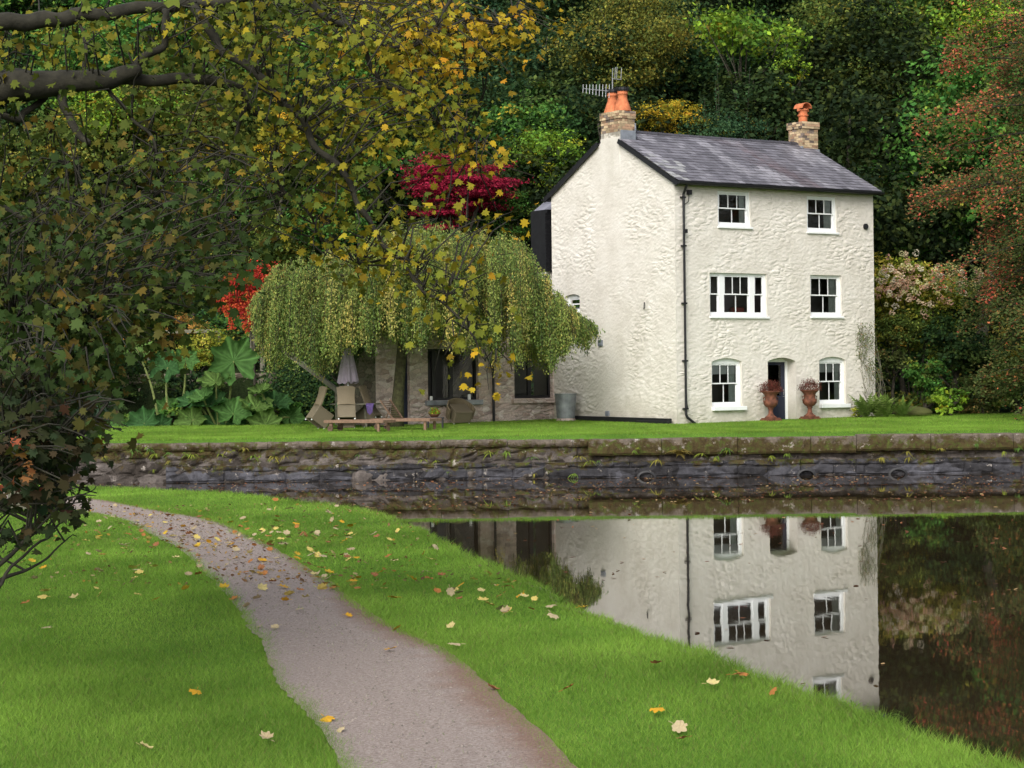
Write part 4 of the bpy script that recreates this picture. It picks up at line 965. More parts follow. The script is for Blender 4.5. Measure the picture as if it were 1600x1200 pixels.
# ---------------------------------------------------------------- particular trees and shrubs
T = [
 ('autumn_tree','olive and yellow leaved tree directly above the near chimney','tree',985,55,86,105,85,'olive',3,1.0),
 ('maple_tree','bright lime and yellow maple hanging over the dark gap above the roof','tree',1165,42,84,95,40,'lime',5,.55),
 ('maple_tree','small lime maple drooping at the roof side edge of the dark gap','tree',1222,100,83.4,38,38,'lime',6,.5),
 ('broad_tree','large dark green tree with yellow tips over the far chimney, topmost','tree',1345,70,90,125,90,'olgreen',7,1.0),
 ('broad_tree','rounded green and yellow tree right above the far end of the roof','tree',1345,190,86,95,85,'olgreen',9,1.0),
 ('broad_tree','dense green tree beside the roof end, reaching down behind the house corner','tree',1370,330,84,70,85,'green',11,1.0),
 ('broad_tree','yellow dotted green tree in the upper corner behind the rusty beech','tree',1500,70,90,110,85,'lime',13,.8),
 ('shrub','yellow flecked shrub just above the ridge beside the near chimney','shrub',1040,185,81,52,34,'yellow',15,.9),
 ('broad_tree','tall blue-green tree left of the aerials, dark and heavy','tree',850,95,90,85,80,'blue',17,1.0),
 ('broad_tree','dark blue-green tree below the aerials beside the gable verge','tree',900,200,84,60,50,'blue',18,1.0),
 ('broad_tree','soft green rounded tree between the crimson maple and the roof verge','tree',835,215,84,75,75,'green',19,1.0),
 ('broad_tree','fresh lime green tree touching the sloping verge of the gable','tree',865,250,80,62,52,'lime',21,.9),
 ('broad_tree','dark green tree filling the gap behind the crimson maple','tree',760,170,90,80,70,'blue',23,1.0),
 ('autumn_tree','golden yellow leaved tree glowing behind the sycamore branches','tree',430,225,82,48,62,'yellow',25,.7),
 ('broad_tree','green tree with lit top behind the thick sycamore limb','tree',190,185,84,95,60,'lime',27,.9),
 ('broad_tree','blue-green tree at the far end behind the sycamore limb','tree',50,200,84,80,60,'blue',29,1.0),
 ('broad_tree','deep green tree behind the drooping sycamore boughs','tree',560,230,86,85,70,'green',31,1.0),
 ('broad_tree','dark green tree above the golden tree on the hill','tree',330,300,84,85,80,'green',33,1.0),
 ('shrub','mid green shrub bank behind the top of the weeping birch','shrub',520,330,79,75,45,'green',35,.9),
 ('shrub','dull green shrub behind the red creeper and the birch','shrub',430,370,78.5,60,40,'olgreen',37,.9),
 ('shrub','olive green shrub on the slope over the garden terrace','shrub',300,400,78.5,70,50,'olgreen',39,.9),
 ('shrub','grey green shrub on the slope at the far end of the terrace','shrub',120,420,78.5,90,60,'green',41,.9),
 ('shrub','low dark shrub behind the birch crown near the black cladding','shrub',800,340,79,50,40,'green',42,.8),
 ('shrub','orange and yellow shrub on the terrace behind the giant leaves','shrub',262,500,74.6,55,34,'orange',43,.9),
 ('shrub','yellow green shrub beside the terrace pillar','shrub',325,545,73.2,45,30,'hydl',45,.8),
 ('shrub','orange tinted shrub at the far end of the terrace wall','shrub',190,520,74.6,45,35,'orange',46,.8),
 ('shrub','small dark green bush under the yellow green terrace shrub','shrub',300,600,72.2,50,30,'dark',47,.9),
 ('shrub','dark green shrub filling the corner behind the giant leaves','shrub',180,590,72.6,60,50,'dark',48,.9),
 ('shrub','green shrub immediately behind the house corner on the hydrangea side','shrub',1400,390,80,50,45,'green',49,.9),
 ('shrub','dark leafy shrub under the hydrangea heads beside the house corner','shrub',1410,505,75,55,42,'olgreen',51,1.0),
 ('shrub','green shrub under the beech, behind the mossy rock','shrub',1490,540,74,70,45,'dark',53,1.0),
 ('shrub','bushy green shrub at the lawn edge beside the ferns','shrub',1445,600,71.5,38,38,'green',55,1.0),
 ('shrub','bright leaved low shrub near the mossy rock','shrub',1485,628,70.6,35,24,'lime',56,.8),
 ('shrub','brownish green shrub at the lawn edge under the beech','shrub',1535,615,71.5,40,40,'rustg',57,1.0),
 ('shrub','dark green shrub at the lawn edge by the picture border','shrub',1590,600,71.5,45,50,'olgreen',59,1.0),
 ('shrub','tangled brown shrub against the house corner above the ferns','shrub',1395,565,73.6,26,38,'rustg',61,.7),
]
for (nm, lb, ct, u, v, D, ru, rv, pal, sd, cov) in T:
    small = nm == 'shrub'; lf_ = (.12 if small else .17)*(.75, 1.0, 1.3)[sd % 3]
    hero(nm, lb, ct, u, v, D, ru, rv, pal, sd, cov, leaf=lf_, rc=.6 if small else .75, limbs=8)
# upright arching blue-green sprays behind the ridge
def sprays(name, label, D, tips, base, pal, leaf=.09, w=.22):
    b = P(base[0], base[1], D); b.z = float(gfar(b.x, b.y)); o = empty(name, b, 0, label, 'shrub'); mb = MB(); ps = []; 
    for (u, v) in tips:
        e = P(u, v, D + random.uniform(-1.2, 1.2)) - b; s = Vector((e.x*.25 + random.uniform(-.3,.3), e.y*.3, 0)); m_ = s.lerp(e, .55) + Vector((-.25*(e.x-s.x)*.3, 0, .35))
        pts = [((1-t)**2*s + 2*t*(1-t)*m_ + t*t*e) for t in np.linspace(0, 1, 12)]; mb.tube(pts, [.05*(1-.9*q/11) for q in range(12)], 5)
        for q in range(260):
            t = random.random()**.8; p = (1-t)**2*s + 2*t*(1-t)*m_ + t*t*e; rr = w*(1.6 - 1.2*t); ps.append((p.x+random.gauss(0,rr*.6), p.y+random.gauss(0,rr*.6), p.z+random.gauss(0,rr*.6)))
    ps = np.array(ps); mb.build('trunk', M['bark'], o); leafs('crown', ps, rng.normal(0,.6,(len(ps),3))+np.array([0,-.3,.8]), leaf*rng.uniform(.7,1.4,len(ps)), pick(pal,len(ps))*1.25, parent=o); return o
sprays('arching_shrub', 'blue-green shrub throwing up long arching sprays behind the roof ridge', 81, [(1120,92),(1118,120),(1172,106),(1150,140),(1186,155),(1100,150),(1090,170),(1135,170),(1165,185),(1200,190),(1075,190),(1110,195),(1195,205)], (1130,240), 'blue')
for q in range(1): hero('shrub','blue-green shrub mass at the foot of the arching sprays behind the ridge','shrub',1130,205,80.5,62,28,'blue',63,1.0,leaf=.11)

# crimson japanese maple, layered
hero('japanese_maple','crimson leaved maple with tiered branches above the weeping birch','tree',718,300,77.5,84,52,'crimson',65,1.3,leaf=.10,rc=.7,layered=.5,flat=.16,limbs=24,up=1.2)
# red creeper cascading over the terrace pillar
cb = P(398, 470, 73.0); cb.z = 3.0; o = empty('red_creeper', cb, 0, 'scarlet creeper tumbling over the pillar at the end of the terrace wall', 'creeper')
pos, nrm, col, cl = crown_pts([tuple(P(397,440,73.0)-cb)+(1.0,.6,.5), tuple(P(365,465,73.0)-cb)+(.45,.4,.45), tuple(P(425,432,73.1)-cb)+(.5,.4,.28)], 210, 40, .22, 'red', .7)
sp = [];
for u0, v1 in ((362,515),(358,495),(385,520),(390,505),(378,498),(352,480),(404,470)):
    for q in range(230): t = random.random(); p = P(u0+random.gauss(0,3.5), 455+(v1-455)*t, 72.7+random.gauss(0,.12)) - cb; sp.append(tuple(p))
sp = np.array(sp); pos = np.concatenate([pos, sp]); nrm = np.concatenate([nrm, rng.normal(0,.5,(len(sp),3))+np.array([0,-1,.2])]); col = np.concatenate([col, pick('red', len(sp))*np.array([1,1.5,1])])
leafs('foliage', pos, nrm, .085*rng.uniform(.7,1.3,len(pos)), col, parent=o)
mb = MB(); mb.tube([(0,0,-1), P(390,480,73)-cb, P(395,445,73)-cb], [.05,.04,.03], 6); mb.build('stem', M['bark'], o)

# weeping birch
bb = on_z(619, 668, float(gfar(-3.6, 66.3))); bb = P(619, 668, 66.3); bb.z = float(gfar(bb.x, bb.y)); o = empty('weeping_birch', bb, 0, 'broad weeping birch with hanging green and yellow foliage over the garden furniture', 'tree')
D0 = 66.3; outline = [(402,470,520),(430,420,560),(470,402,572),(520,392,560),(560,385,558),(600,355,548),(650,348,545),(700,358,548),(750,362,568),(790,368,560),(820,385,572),(850,430,560),(880,470,545),(905,498,535),(926,512,528)]
OU = [a for a, _, _ in outline]; OT = [b for _, b, _ in outline]; OB = [c for _, _, c in outline]
ps = []; ns = []; cs = []; mb = MB(); mbt = MB()
tr = [Vector((0,0,-.3)), P(622,620,D0)-bb, P(626,570,D0)-bb, P(632,510,D0)-bb, P(626,450,D0)-bb, P(640,400,D0)-bb, P(660,372,D0)-bb]
mbt.tube(tr, [.26,.19,.17,.16,.13,.09,.05], 10)
for (ut, vt, dd) in ((470,420,1),(430,450,-1.5),(520,410,-2),(560,400,2),(600,372,-1),(700,375,-1.5),(750,378,1.5),(800,395,-1.),(840,420,.8),(880,475,-.5),(900,500,-.3),(660,362,2)):
    e = P(ut, vt, D0+dd)-bb; s = tr[3].lerp(tr[4], random.random()); m_ = s.lerp(e, .5) + Vector((0,0,.45)); mbt.tube([s, s.lerp(m_,.5)+Vector((0,0,.1)), m_, m_.lerp(e,.5)+Vector((0,0,.08)), e], [.08,.06,.045,.03,.015], 6)
NS = 4700; uc = 0
for i in range(NS):
    if i % 8 == 0: uc = random.uniform(403, 926); ycl = random.uniform(-1, 1); Lc = random.uniform(45, 150); bc = random.uniform(-20, 16); cl_ = pick('birch', 1)[0]*random.uniform(.7, 1.3); v0c = .62*random.random()**1.5
    u = min(926, max(402, uc + random.gauss(0, 3.2))); a = (u-664)/262; ydep = max(-1, min(1, ycl + random.gauss(0,.06)))*2.9*math.sqrt(max(.02, 1-a*a)); tpx = np.interp(u, OU, OT); bpx = np.interp(u, OU, OB) + 10*math.sin(u*.09) + 7*math.sin(u*.23)
    edge = abs(ydep)/2.9; vt = tpx - 9 + (bpx-tpx)*min(.7, max(0, v0c + random.gauss(0,.04))) + 18*edge; L = Lc*random.uniform(.75, 1.1); vb = min(vt + L, bpx + bc + random.uniform(-10, 6))
    if 575 < u < 760: vb = min(vb, bpx + random.uniform(-30, 3))
    if vb - vt < 12: continue
    Dd = D0 + ydep; n_ = int((vb-vt)*.56) + 4; sx = random.uniform(-6, 6)*(1 if abs(a) < .8 else 1) + 9*a; cc = cl_; yel = .5 + .5*math.sin(u*.045 + ydep); 
    sp_ = [P(u + sx*(k/5)**.5, vt + (vb-vt)*k/5, Dd) - bb for k in range(6)]
    if i % 3 == 0: mb.tube(sp_, [.008]*6, 3, False)
    for k in range(n_):
        t = (k + random.random())/n_; q = t*5; j = min(4, int(q)); p = sp_[j].lerp(sp_[j+1], q-j); ps.append((p.x+random.gauss(0,.055), p.y+random.gauss(0,.055), p.z+random.gauss(0,.03))); cs.append(cc)
ps = np.array(ps); own = pick('birch', len(ps)); w_ = rng.uniform(.1,.75,(len(ps),1)); cs = (np.array(cs)*(1-w_)+own*w_)*rng.uniform(.8,1.35,(len(ps),1))
leafs('crown', ps, rng.normal(0,.7,(len(ps),3))+np.array([0,-.5,.35]), rng.uniform(.055,.10,len(ps)), cs, down=2.4, asp=.75, parent=o)
mbt.build('trunk', M['mossbark'], o, smooth=True); mb.build('hanging_twigs', M['bark'], o)
print('birch leaves', len(ps))

# weeping conifer-like shrub far left
wb = P(95, 668, 70); wb.z = float(gfar(wb.x, wb.y)); wb.z = 1.25; o = empty('weeping_shrub', wb, 0, 'grey-green weeping tree with fine hanging shoots at the far end of the lawn', 'tree'); ps = []
mb = MB(); mb.tube([(0,0,-.2),(0.1,0,1.5),(0,0,3.2)], [.12,.1,.05], 8)
for i in range(420):
    u = max(-10, min(172, random.gauss(80, 42))); vt = 548 + 62*((u-80)/88)**2 + random.uniform(-8, 75) ; vb = min(672, vt + random.uniform(40, 100)); Dd = 70 + random.uniform(-1.5, 1.5)*math.sqrt(max(.05, 1-((u-80)/95)**2)); sx = random.uniform(-5,5)
    for k in range(48): t = random.random(); p = P(u+sx*t, vt+(vb-vt)*t, Dd)-wb; ps.append((p.x+random.gauss(0,.02), p.y+random.gauss(0,.02), p.z))
ps = np.array(ps); leafs('crown', ps, rng.normal(0,.6,(len(ps),3))+np.array([0,-.6,0]), rng.uniform(.10,.2,len(ps)), np.array([.075,.125,.085])*rng.uniform(.5,1.5,(len(ps),1)), down=5, asp=.35, parent=o); mb.build('trunk', M['bark'], o)

# hydrangea with pink and cream heads
hb = P(1425, 470, 75.5); hb.z = float(gfar(hb.x, hb.y)); o = empty('hydrangea', hb, 0, 'hydrangea bank of fading pink and cream flower heads beside the house corner', 'shrub')
c0 = P(1420, 445, 75.5) - hb; c1 = P(1470, 455, 75.8) - hb; c2 = P(1385, 440, 75.2) - hb
pos, nrm, col, cl = crown_pts([tuple(c0)+(1.2,.8,.85), tuple(c1)+(1.0,.8,.6), tuple(c2)+(.7,.6,.85), (c0.x,c0.y,c0.z-1.3,1.6,.7,1.0)], 320, 34, .3, 'hydl', .6); leafs('foliage', pos, nrm, .13*rng.uniform(.7,1.2,len(pos)), col, OV, parent=o)
hp = []; hc = []
pc = [(.62,.38,.26),(.72,.56,.38),(.66,.64,.34),(.55,.33,.24),(.76,.70,.54),(.55,.52,.2)]
for i in range(190):
    u, v = random.gauss(1415, 33), random.gauss(443, 20)
    if u < 1372: u = 1372 + random.random()*20
    if i > 125: u, v = random.uniform(1460, 1590), random.uniform(412, 470)
    c = P(u, v, 74.6 + random.uniform(-.9, .1)) - hb; cc = np.array(random.choice(pc)); d = unit(rng.normal(size=(26,3))); hp.append(np.array(c) + d*random.uniform(.07,.12)); hc.append(np.repeat(cc[None]*random.uniform(.7,1.15), 26, 0)*rng.uniform(.8,1.2,(26,1)))
hp = np.concatenate(hp); leafs('flower_heads', hp, rng.normal(0,.4,(len(hp),3))+np.array([0,-.5,.8]), .07, np.concatenate(hc), OV, parent=o)
mb = MB(); 
for q in range(9): e = Vector([float(t) for t in cl[q*7]]); mb.tube([(random.uniform(-.3,.3),0,-.2), e*.5+Vector((0,0,.2)), e], [.03,.025,.01], 5)
mb.build('stem', M['bark'], o)

# rusty beech at the right: tiers of sprays sweeping down to the left
rb = Vector((18.0, 66.5, float(gfar(18.0, 66.5)))); o = empty('copper_tree', rb, 0, 'tall russet and olive tree with sweeping tiers at the right border of the lawn', 'tree')
mb = MB(); mb.tube([(0,0,-.3),(.1,0,3),(-.1,.1,7),(0,0,12),(0,0,15)], [.32,.27,.2,.12,.04], 10)
ps = []; ns = []; cs = []
tiers = []
for i in range(100):
    z = random.uniform(1.2, 14.5); ang = random.uniform(0, 2*PI); tiers.append((z, ang))
for (z, ang) in tiers:
    reach = (7.2 - .22*z)*random.uniform(.7, 1.1) if z > 5.5 else 4.2*random.uniform(.6,1); hz = Vector((math.cos(ang), math.sin(ang), 0)); s = Vector((0,0,min(z,14.8))); e = s + hz*reach + Vector((0,0, .9 - 1.6*random.random() - (.8 if z < 8 else 0))); m_ = s.lerp(e, .5) + Vector((0,0,.7))
    B_ = lambda t: (1-t)**2*s + 2*t*(1-t)*m_ + t*t*e
    mb.tube([B_(t) for t in (0,.25,.5,.75,1)], [.06,.045,.03,.02,.008], 5)
    tier_r = random.uniform(.25, 1.0); top = z > 4.6
    for k in range(int(950 if top else 1000)):
        t = .22 + .8*random.random()**.75; p = B_(t); wd = .75*(1.15-t*.7); sd = Vector((-hz.y, hz.x, 0))*random.gauss(0, wd*.7); pz = random.gauss(0,.26) - .10*abs(sd.length); ps.append((p.x+sd.x, p.y+sd.y, p.z+pz))
        tipr = (random.random() < max(0, min(1, (t-.4)*2.0))*tier_r*.8) if z > 5.2 else random.random() < .04; cs.append(1 if tipr else 0)
ps = np.array(ps); cs = np.array(cs)[:,None]; n = len(ps); col = np.where(cs > 0, pick('rust', n), pick('rustg', n))*rng.uniform(.7,1.3,(n,1))
leafs('crown', ps, rng.normal(0,.45,(n,3))+np.array([-.2,-.4,1]), rng.uniform(.07,.13,n), col, parent=o); mb.build('trunk', M['bark'], o, smooth=True)
print('beech', n)
# ================================================================ the overhanging sycamore (branches traced, at 14-22 m)
SB = Vector((-9.6, 17.5, BZ)); M['twig'] = plain('sycamore_bark_backlit', (.026,.024,.016), .95, .5, 10, bmp=.6)  # bark colour darkened so the branches look backlit
syc = empty('sycamore', SB, 0, 'big sycamore reaching over the path from beyond the left border with turning leaves', 'tree')
mb = MB(); BR = []     # sampled branch points
def smooth(pts, k=6):
    out = []; n = len(pts)
    for i in range(n-1):
        p0 = pts[max(0,i-1)]; p1 = pts[i]; p2 = pts[i+1]; p3 = pts[min(n-1,i+2)]
        for j in range(k):
            t = j/k; out.append(.5*((2*p1)+(p2-p0)*t+(2*p0-5*p1+4*p2-p3)*t*t+(3*p1-p0-3*p2+p3)*t**3))
    return out + [pts[-1]]
def branch(px, D0, D1, r0, r1, knobs=.12):
    n = len(px); pts = [P(u, v, D0 + (D1-D0)*i/(n-1)) - SB for i, (u, v) in enumerate(px)]; pts = smooth(pts, 6); m = len(pts)
    for i in range(1, m-1): pts[i] = pts[i] + Vector((noise.noise(pts[i]*5), noise.noise(pts[i]*5+Vector((7,0,0))), noise.noise(pts[i]*5+Vector((0,9,0)))))*.05
    mb.tube(pts, [(r0 + (r1-r0)*(i/(m-1)))*(1+knobs*noise.noise(pts[i]*9)) for i in range(m)], 8)
    for i, p in enumerate(pts): BR.append(p.copy())
    return pts
q = 1/183.   # photo pixel in metres at 18 m
tk = [Vector((0,0,-.3)), Vector((.05,0,1.2)), Vector((-.1,.05,3)), Vector((.1,0,5)), Vector((.3,.1,7.5)), Vector((.2,0,10))]
mb.tube(smooth(tk), [.62*(1-.6*i/30) + (.2 if i < 3 else 0) for i in range(31)], 12)
L0 = SB + tk[2]
def pxl(p): return None
a = branch([(-480,330),(-300,230),(-120,165),(0,137),(60,132),(120,128),(180,124),(215,112)], 17.6, 18, .20, .055)
branch([(180,124),(240,126),(300,124),(350,130),(372,142)], 18, 18.6, .055, .04)
branch([(372,142),(384,165),(374,195),(366,215),(353,238)], 18.6, 18.7, .028, .01)
branch([(372,142),(400,178),(428,192),(455,200),(500,215),(530,245),(545,270)], 18.6, 19.5, .032, .008)
branch([(428,192),(431,225),(430,267),(440,292),(480,330),(505,372),(530,402),(562,413)], 18.8, 19.5, .02, .006)
branch([(-480,300),(-250,110),(-100,50),(0,33),(60,30),(120,26),(190,14),(245,14),(330,4),(420,-10)], 17.6, 18.8, .10, .035)
branch([(130,126),(160,132),(180,127),(213,103),(240,85),(255,60),(257,18)], 18, 18.2, .04, .03)
branch([(90,140),(102,165),(112,190),(124,210),(137,226)], 17.9, 17.7, .042, .028); branch([(124,210),(118,230),(116,255)], 17.8, 17.8, .014, .004)
branch([(118,30),(128,55),(133,80),(130,100),(128,124)], 18.2, 18, .014, .02)
branch([(165,135),(190,165),(215,195),(238,222),(255,250),(272,272)], 18, 17.5, .02, .007)
branch([(0,160),(40,152),(70,150)], 17.9, 18, .03, .025); branch([(70,150),(45,170),(28,183),(0,180),(-60,170)], 18, 17.6, .028, .03)
branch([(300,5),(330,50),(350,82),(400,112),(430,147),(472,187),(494,231),(525,255),(555,300),(584,362),(619,403),(659,447),(690,475),(720,500),(745,530),(757,562)], 18.6, 18.2, .045, .005)
branch([(619,403),(650,415),(655,440),(675,450),(695,462)], 18.3, 18.4, .015, .004)
branch([(433,-20),(478,0),(519,34),(550,50),(566,78),(587,115),(603,137),(644,156),(681,187),(728,219),(745,240)], 19, 20, .04, .005)
branch([(603,137),(560,139),(535,146),(500,150)], 19.6, 19.2, .018, .006)
branch([(706,-8),(690,28),(665,56),(637,72),(600,68),(575,60),(540,66)], 20, 19.4, .018, .012); branch([(637,74),(665,56),(700,45),(740,30),(780,38)], 20, 20.4, .04, .006)
branch([(545,170),(570,187),(600,190),(625,180)], 19.4, 19.8, .016, .004)
branch([(50,345),(70,350),(110,345),(150,333),(210,330)], 16.5, 17.2, .016, .005); branch([(70,490),(85,510),(110,528)], 15.5, 15.5, .012, .004)
branch([(-200,260),(-60,300),(40,340),(90,380),(140,420),(190,440)], 16.4, 16.8, .03, .005)
branch([(180,430),(215,445),(245,480)], 16.8, 16.6, .008, .003)
branch([(250,300),(290,320),(330,350),(360,380)], 17.5, 17.8, .012, .004)
branch([(-300,330),(-120,400),(0,470),(60,520),(100,560),(130,600)], 15.2, 15.6, .03, .004)
LP = []; LN = []; LC = []; LS = []
SYC2 = np.array([(0,-.38),(.24,-.42),(.30,-.20),(.53,-.16),(.40,.00),(.31,.06),(.44,.28),(.31,.32),(.17,.24),(.10,.44),(0,.60),(-.10,.44),(-.17,.24),(-.31,.32),(-.44,.28),(-.31,.06),(-.40,.00),(-.53,-.16),(-.30,-.20),(-.24,-.42)])
BA = np.array([tuple(p) for p in BR])
def spray(c, pal, n, size=.08, rad=.32, twig=True):
    """a leafy twig at local point c joined back to the nearest branch"""
    c = Vector(c); d = np.linalg.norm(BA - np.array(c), axis=1); j = int(d.argmin()); s = Vector(BA[j]); lim = d[j]
    s2 = s.lerp(c, max(0, 1 - .75/lim)) if lim > .75 else s
    if twig:
        m_ = s2.lerp(c, .5) + Vector((random.uniform(-.1,.1), random.uniform(-.1,.1), .12)); e = c + (c - s2).normalized()*.15 + Vector((0,0,-.08)); mb.tube([s2, m_, c, e], [.009, .007, .005, .002], 4, False)
    cc = pick(pal, 1)[0]; ax = (c - s2); ax = ax.normalized() if ax.length > .05 else Vector((1,0,0))
    for k in range(n):
        t = random.uniform(-1.1, .5); p = c + ax*t*rad*1.5 + Vector((random.gauss(0,rad*.45), random.gauss(0,rad*.45), random.gauss(0,rad*.28) - .06))
        LP.append(tuple(p)); LC.append(cc*.55 + pick(pal,1)[0]*.45); LS.append(size*random.uniform(.5, 1.3))
        LN.append((random.gauss(0,.55), random.gauss(-.25,.55), random.gauss(.65,.45)))
REG = [ # u, v, ru, rv, sprays, palette, Dmin, Dmax, leaves
 (90,420,170,95,200,'sycd',14.5,18,12), (250,380,130,80,90,'sycd',15,18.5,11), (60,270,120,60,55,'syc',16,19,9), (300,270,130,70,70,'syc',16,19,10), (230,310,200,50,60,'sycd',15.5,18,10),
 (100,520,130,70,95,'sycd',14,17,11), (60,590,90,50,50,'sycd',14,16,11), (210,470,90,50,42,'syc',14.5,17,10),
 (60,60,110,50,42,'sycm',17,20,10), (250,40,170,55,85,'sycm',17,20,10), (430,30,140,55,80,'sycm',17.5,20.5,10), (300,120,120,60,45,'syc',17,19.5,10),
 (420,130,110,80,62,'sycm',17.5,20,10), (500,220,90,70,42,'sycm',18,20,10), (560,130,110,85,70,'sycy',18,21,10), (600,30,130,45,50,'sycy',18,21,10), (690,40,80,50,30,'sycY',19,21,10),
 (720,90,70,40,20,'sycY',19,21,9), (800,35,50,32,16,'sycY',19.5,21,9), (650,150,90,60,42,'sycy',18.5,21,10), (700,200,70,45,28,'sycy',18.5,20.5,9), (740,235,45,25,10,'sycY',19,20.5,8),
 (560,280,80,60,32,'sycm',18,20,9), (620,350,60,50,18,'sycy',17.8,19,9), (500,330,50,60,20,'sycy',18.5,20,8), (690,440,70,40,17,'sycy',17.8,18.8,9), (640,420,40,30,8,'sycy',17.8,18.8,8), (740,490,42,28,6,'sycy',17.8,18.6,8), (778,572,26,16,4,'sycY',17.9,18.5,8), (700,545,30,18,3,'sycy',18,18.6,6), (530,420,60,25,8,'sycy',18.8,19.6,7), (460,300,60,60,18,'syc',18,19.6,9), (780,330,60,22,5,'sycY',18.6,19.8,7), (660,300,90,30,5,'sycy',18.4,19.6,8), (725,345,50,22,5,'sycy',18.2,19.4,8), (850,20,25,20,3,'sycY',20,21,7),
 (400,360,60,60,14,'syc',17,19,9), (330,440,60,30,10,'syc',16,18,8), (140,190,120,60,14,'syc',17,19,8), (0,150,40,80,14,'syc',17,19,9)]
for (u, v, ru, rv, n, pal, d0, d1, nl) in REG:
    for i in range(int(n*(.85 if u > 540 else (.58 if v < 360 else 1.1)))):
        d0_ = max(d0, 17.4) if u > 330 and v < 400 else d0
        a = random.uniform(0, 2*PI); r = random.random()**.5
        spray(P(u + ru*r*math.cos(a), v + rv*r*math.sin(a), random.uniform(d0_, d1+1)) - SB, pal, nl)
# unseen boughs of the same crown: overhead ones added for shade, then the left
for i in range(80):
    u, v = random.uniform(-900, 620), random.uniform(-620, 10)
    if u > 0 and v > -25: continue
    spray(P(u, v, random.uniform(17.5, 27)) - SB, 'sycm', 9, .2, .5, False)
for i in range(120): spray(P(random.uniform(-900,-40), random.uniform(0,560), random.uniform(14,20)) - SB, 'syc', 9, .2, .45, False)
LP = np.array(LP); n = len(LP); leafs('crown', LP, np.array(LN), np.array(LS), np.array(LC)*rng.uniform(.75,1.25,(n,1)), SYC2, fold=.34, parent=syc, down=.8)
mb.build('trunk', M['twig'], syc, smooth=True); print('sycamore leaves', n)

# sapling at the lower left
sb = Vector((-4.3, 13.2, BZ)); sap = empty('sycamore_sapling', sb, 0, 'dark bushy sycamore sapling fanning over the grass at the left border near the path', 'sapling')
mb = MB(); BR = []; LP=[]; LN=[]; LC=[]; LS=[]
SB2 = SB; SB = sb
for px, r in (([(-180,1000),(-60,950),(0,915),(40,890),(80,860),(120,838)], .014), ([(-180,1000),(-40,930),(30,850),(60,800),(100,760)], .016), ([(-200,1000),(-60,860),(0,790),(60,760),(120,760),(150,770)], .012), ([(-200,980),(-100,850),(-20,760),(20,700),(60,650)], .014),
              ([(0,915),(50,860),(100,812),(140,790)], .008), ([(-200,950),(-120,760),(-40,660),(20,600),(60,580)], .016), ([(30,850),(60,830),(110,790),(150,760)], .007), ([(-20,760),(40,720),(90,690),(130,680)], .009)):
    branch(px, 12.9, 13.6, r*1.5, .003)
BA = np.array([tuple(p) for p in BR])
PAL['sap'] = [((.03,.04,.016), 6), ((.05,.06,.02), 3), ((.07,.035,.02), 1.4), ((.025,.05,.02), 2)]
for (u, v, ru, rv, n, pal) in ((35,700,75,75,62,'sap'), (100,690,60,55,26,'sap'), (100,760,50,28,12,'sap'), (110,640,60,40,18,'sap'), (20,620,60,50,34,'sap'), (95,770,55,20,5,'sap'), (-10,830,40,20,5,'sap'), (-60,800,60,150,14,'sap'), (8,690,22,40,7,'rust'), (25,540,60,40,20,'sycd'), (175,640,30,26,5,'sycd')):
    for i in range(n):
        a = random.uniform(0, 2*PI); r = random.random()**.5; spray(P(u+ru*r*math.cos(a), v+rv*r*math.sin(a), random.uniform(12.4, 14.2)) - sb, pal, 7, .08, .17)
LP = np.array(LP); n = len(LP); leafs('crown', LP, np.array(LN), np.array(LS), np.array(LC)*rng.uniform(.7,1.2,(n,1)), SYC2, fold=.30, parent=sap, down=.8); mb.build('trunk', M['twig'], sap, smooth=True)
SB = SB2

# ================================================================ fallen leaves
def curled(pal_c, curl, seed):
    r = random.Random(seed); m = MB(); m.col = pal_c; vs = [(0, 0, .0)]
    for (x, y) in SYC: d = math.hypot(x, y); vs.append((x, y, curl*d*d*1.6 + r.uniform(-.05,.05)))
    fs = [(0, 1+k, 1+(k+1) % len(SYC)) for k in range(len(SYC))]; m.add(vs, fs)
    m.tube([(0,-.42,.02),(.04,-.75,.05)], .02, 4); return m
LK = [('pale yellow', [(.58,.46,.13),(.50,.42,.18)]), ('golden', [(.55,.30,.02),(.48,.32,.03)]), ('orange brown', [(.36,.15,.04),(.28,.12,.05)]), ('dull cream', [(.42,.34,.20),(.35,.28,.16)])]
lm = [];
for k, (nm, cl) in enumerate(LK):
    for j in range(3):
        o = curled(cl[j % 2], (.25,.5,-.2)[j], k*7+j).build('fallen_leaf', M['vcol']); lm.append((k, o.data)); bpy.data.objects.remove(o)
spots = [(74,985,3),(50,885,1),(68,893,1),(215,940,0),(290,932,1),(180,915,3),(218,900,0),(365,945,2),(610,1023,1),(620,988,1),(615,942,1),(793,960,0),(910,953,1),(705,988,0),(1113,1083,0),(1027,1123,1),(1150,1065,2),(645,912,1),(560,910,1),(497,907,1),(600,930,0),(545,968,1),(770,1088,2),(790,960,3),(860,950,3),(1207,1092,2),(405,983,3),(370,945,0),(430,985,3),(1160,1065,2),(585,905,2),(690,905,2),(835,940,0),(310,905,2)]
items = [(u, v, k) for (u, v, k) in spots]
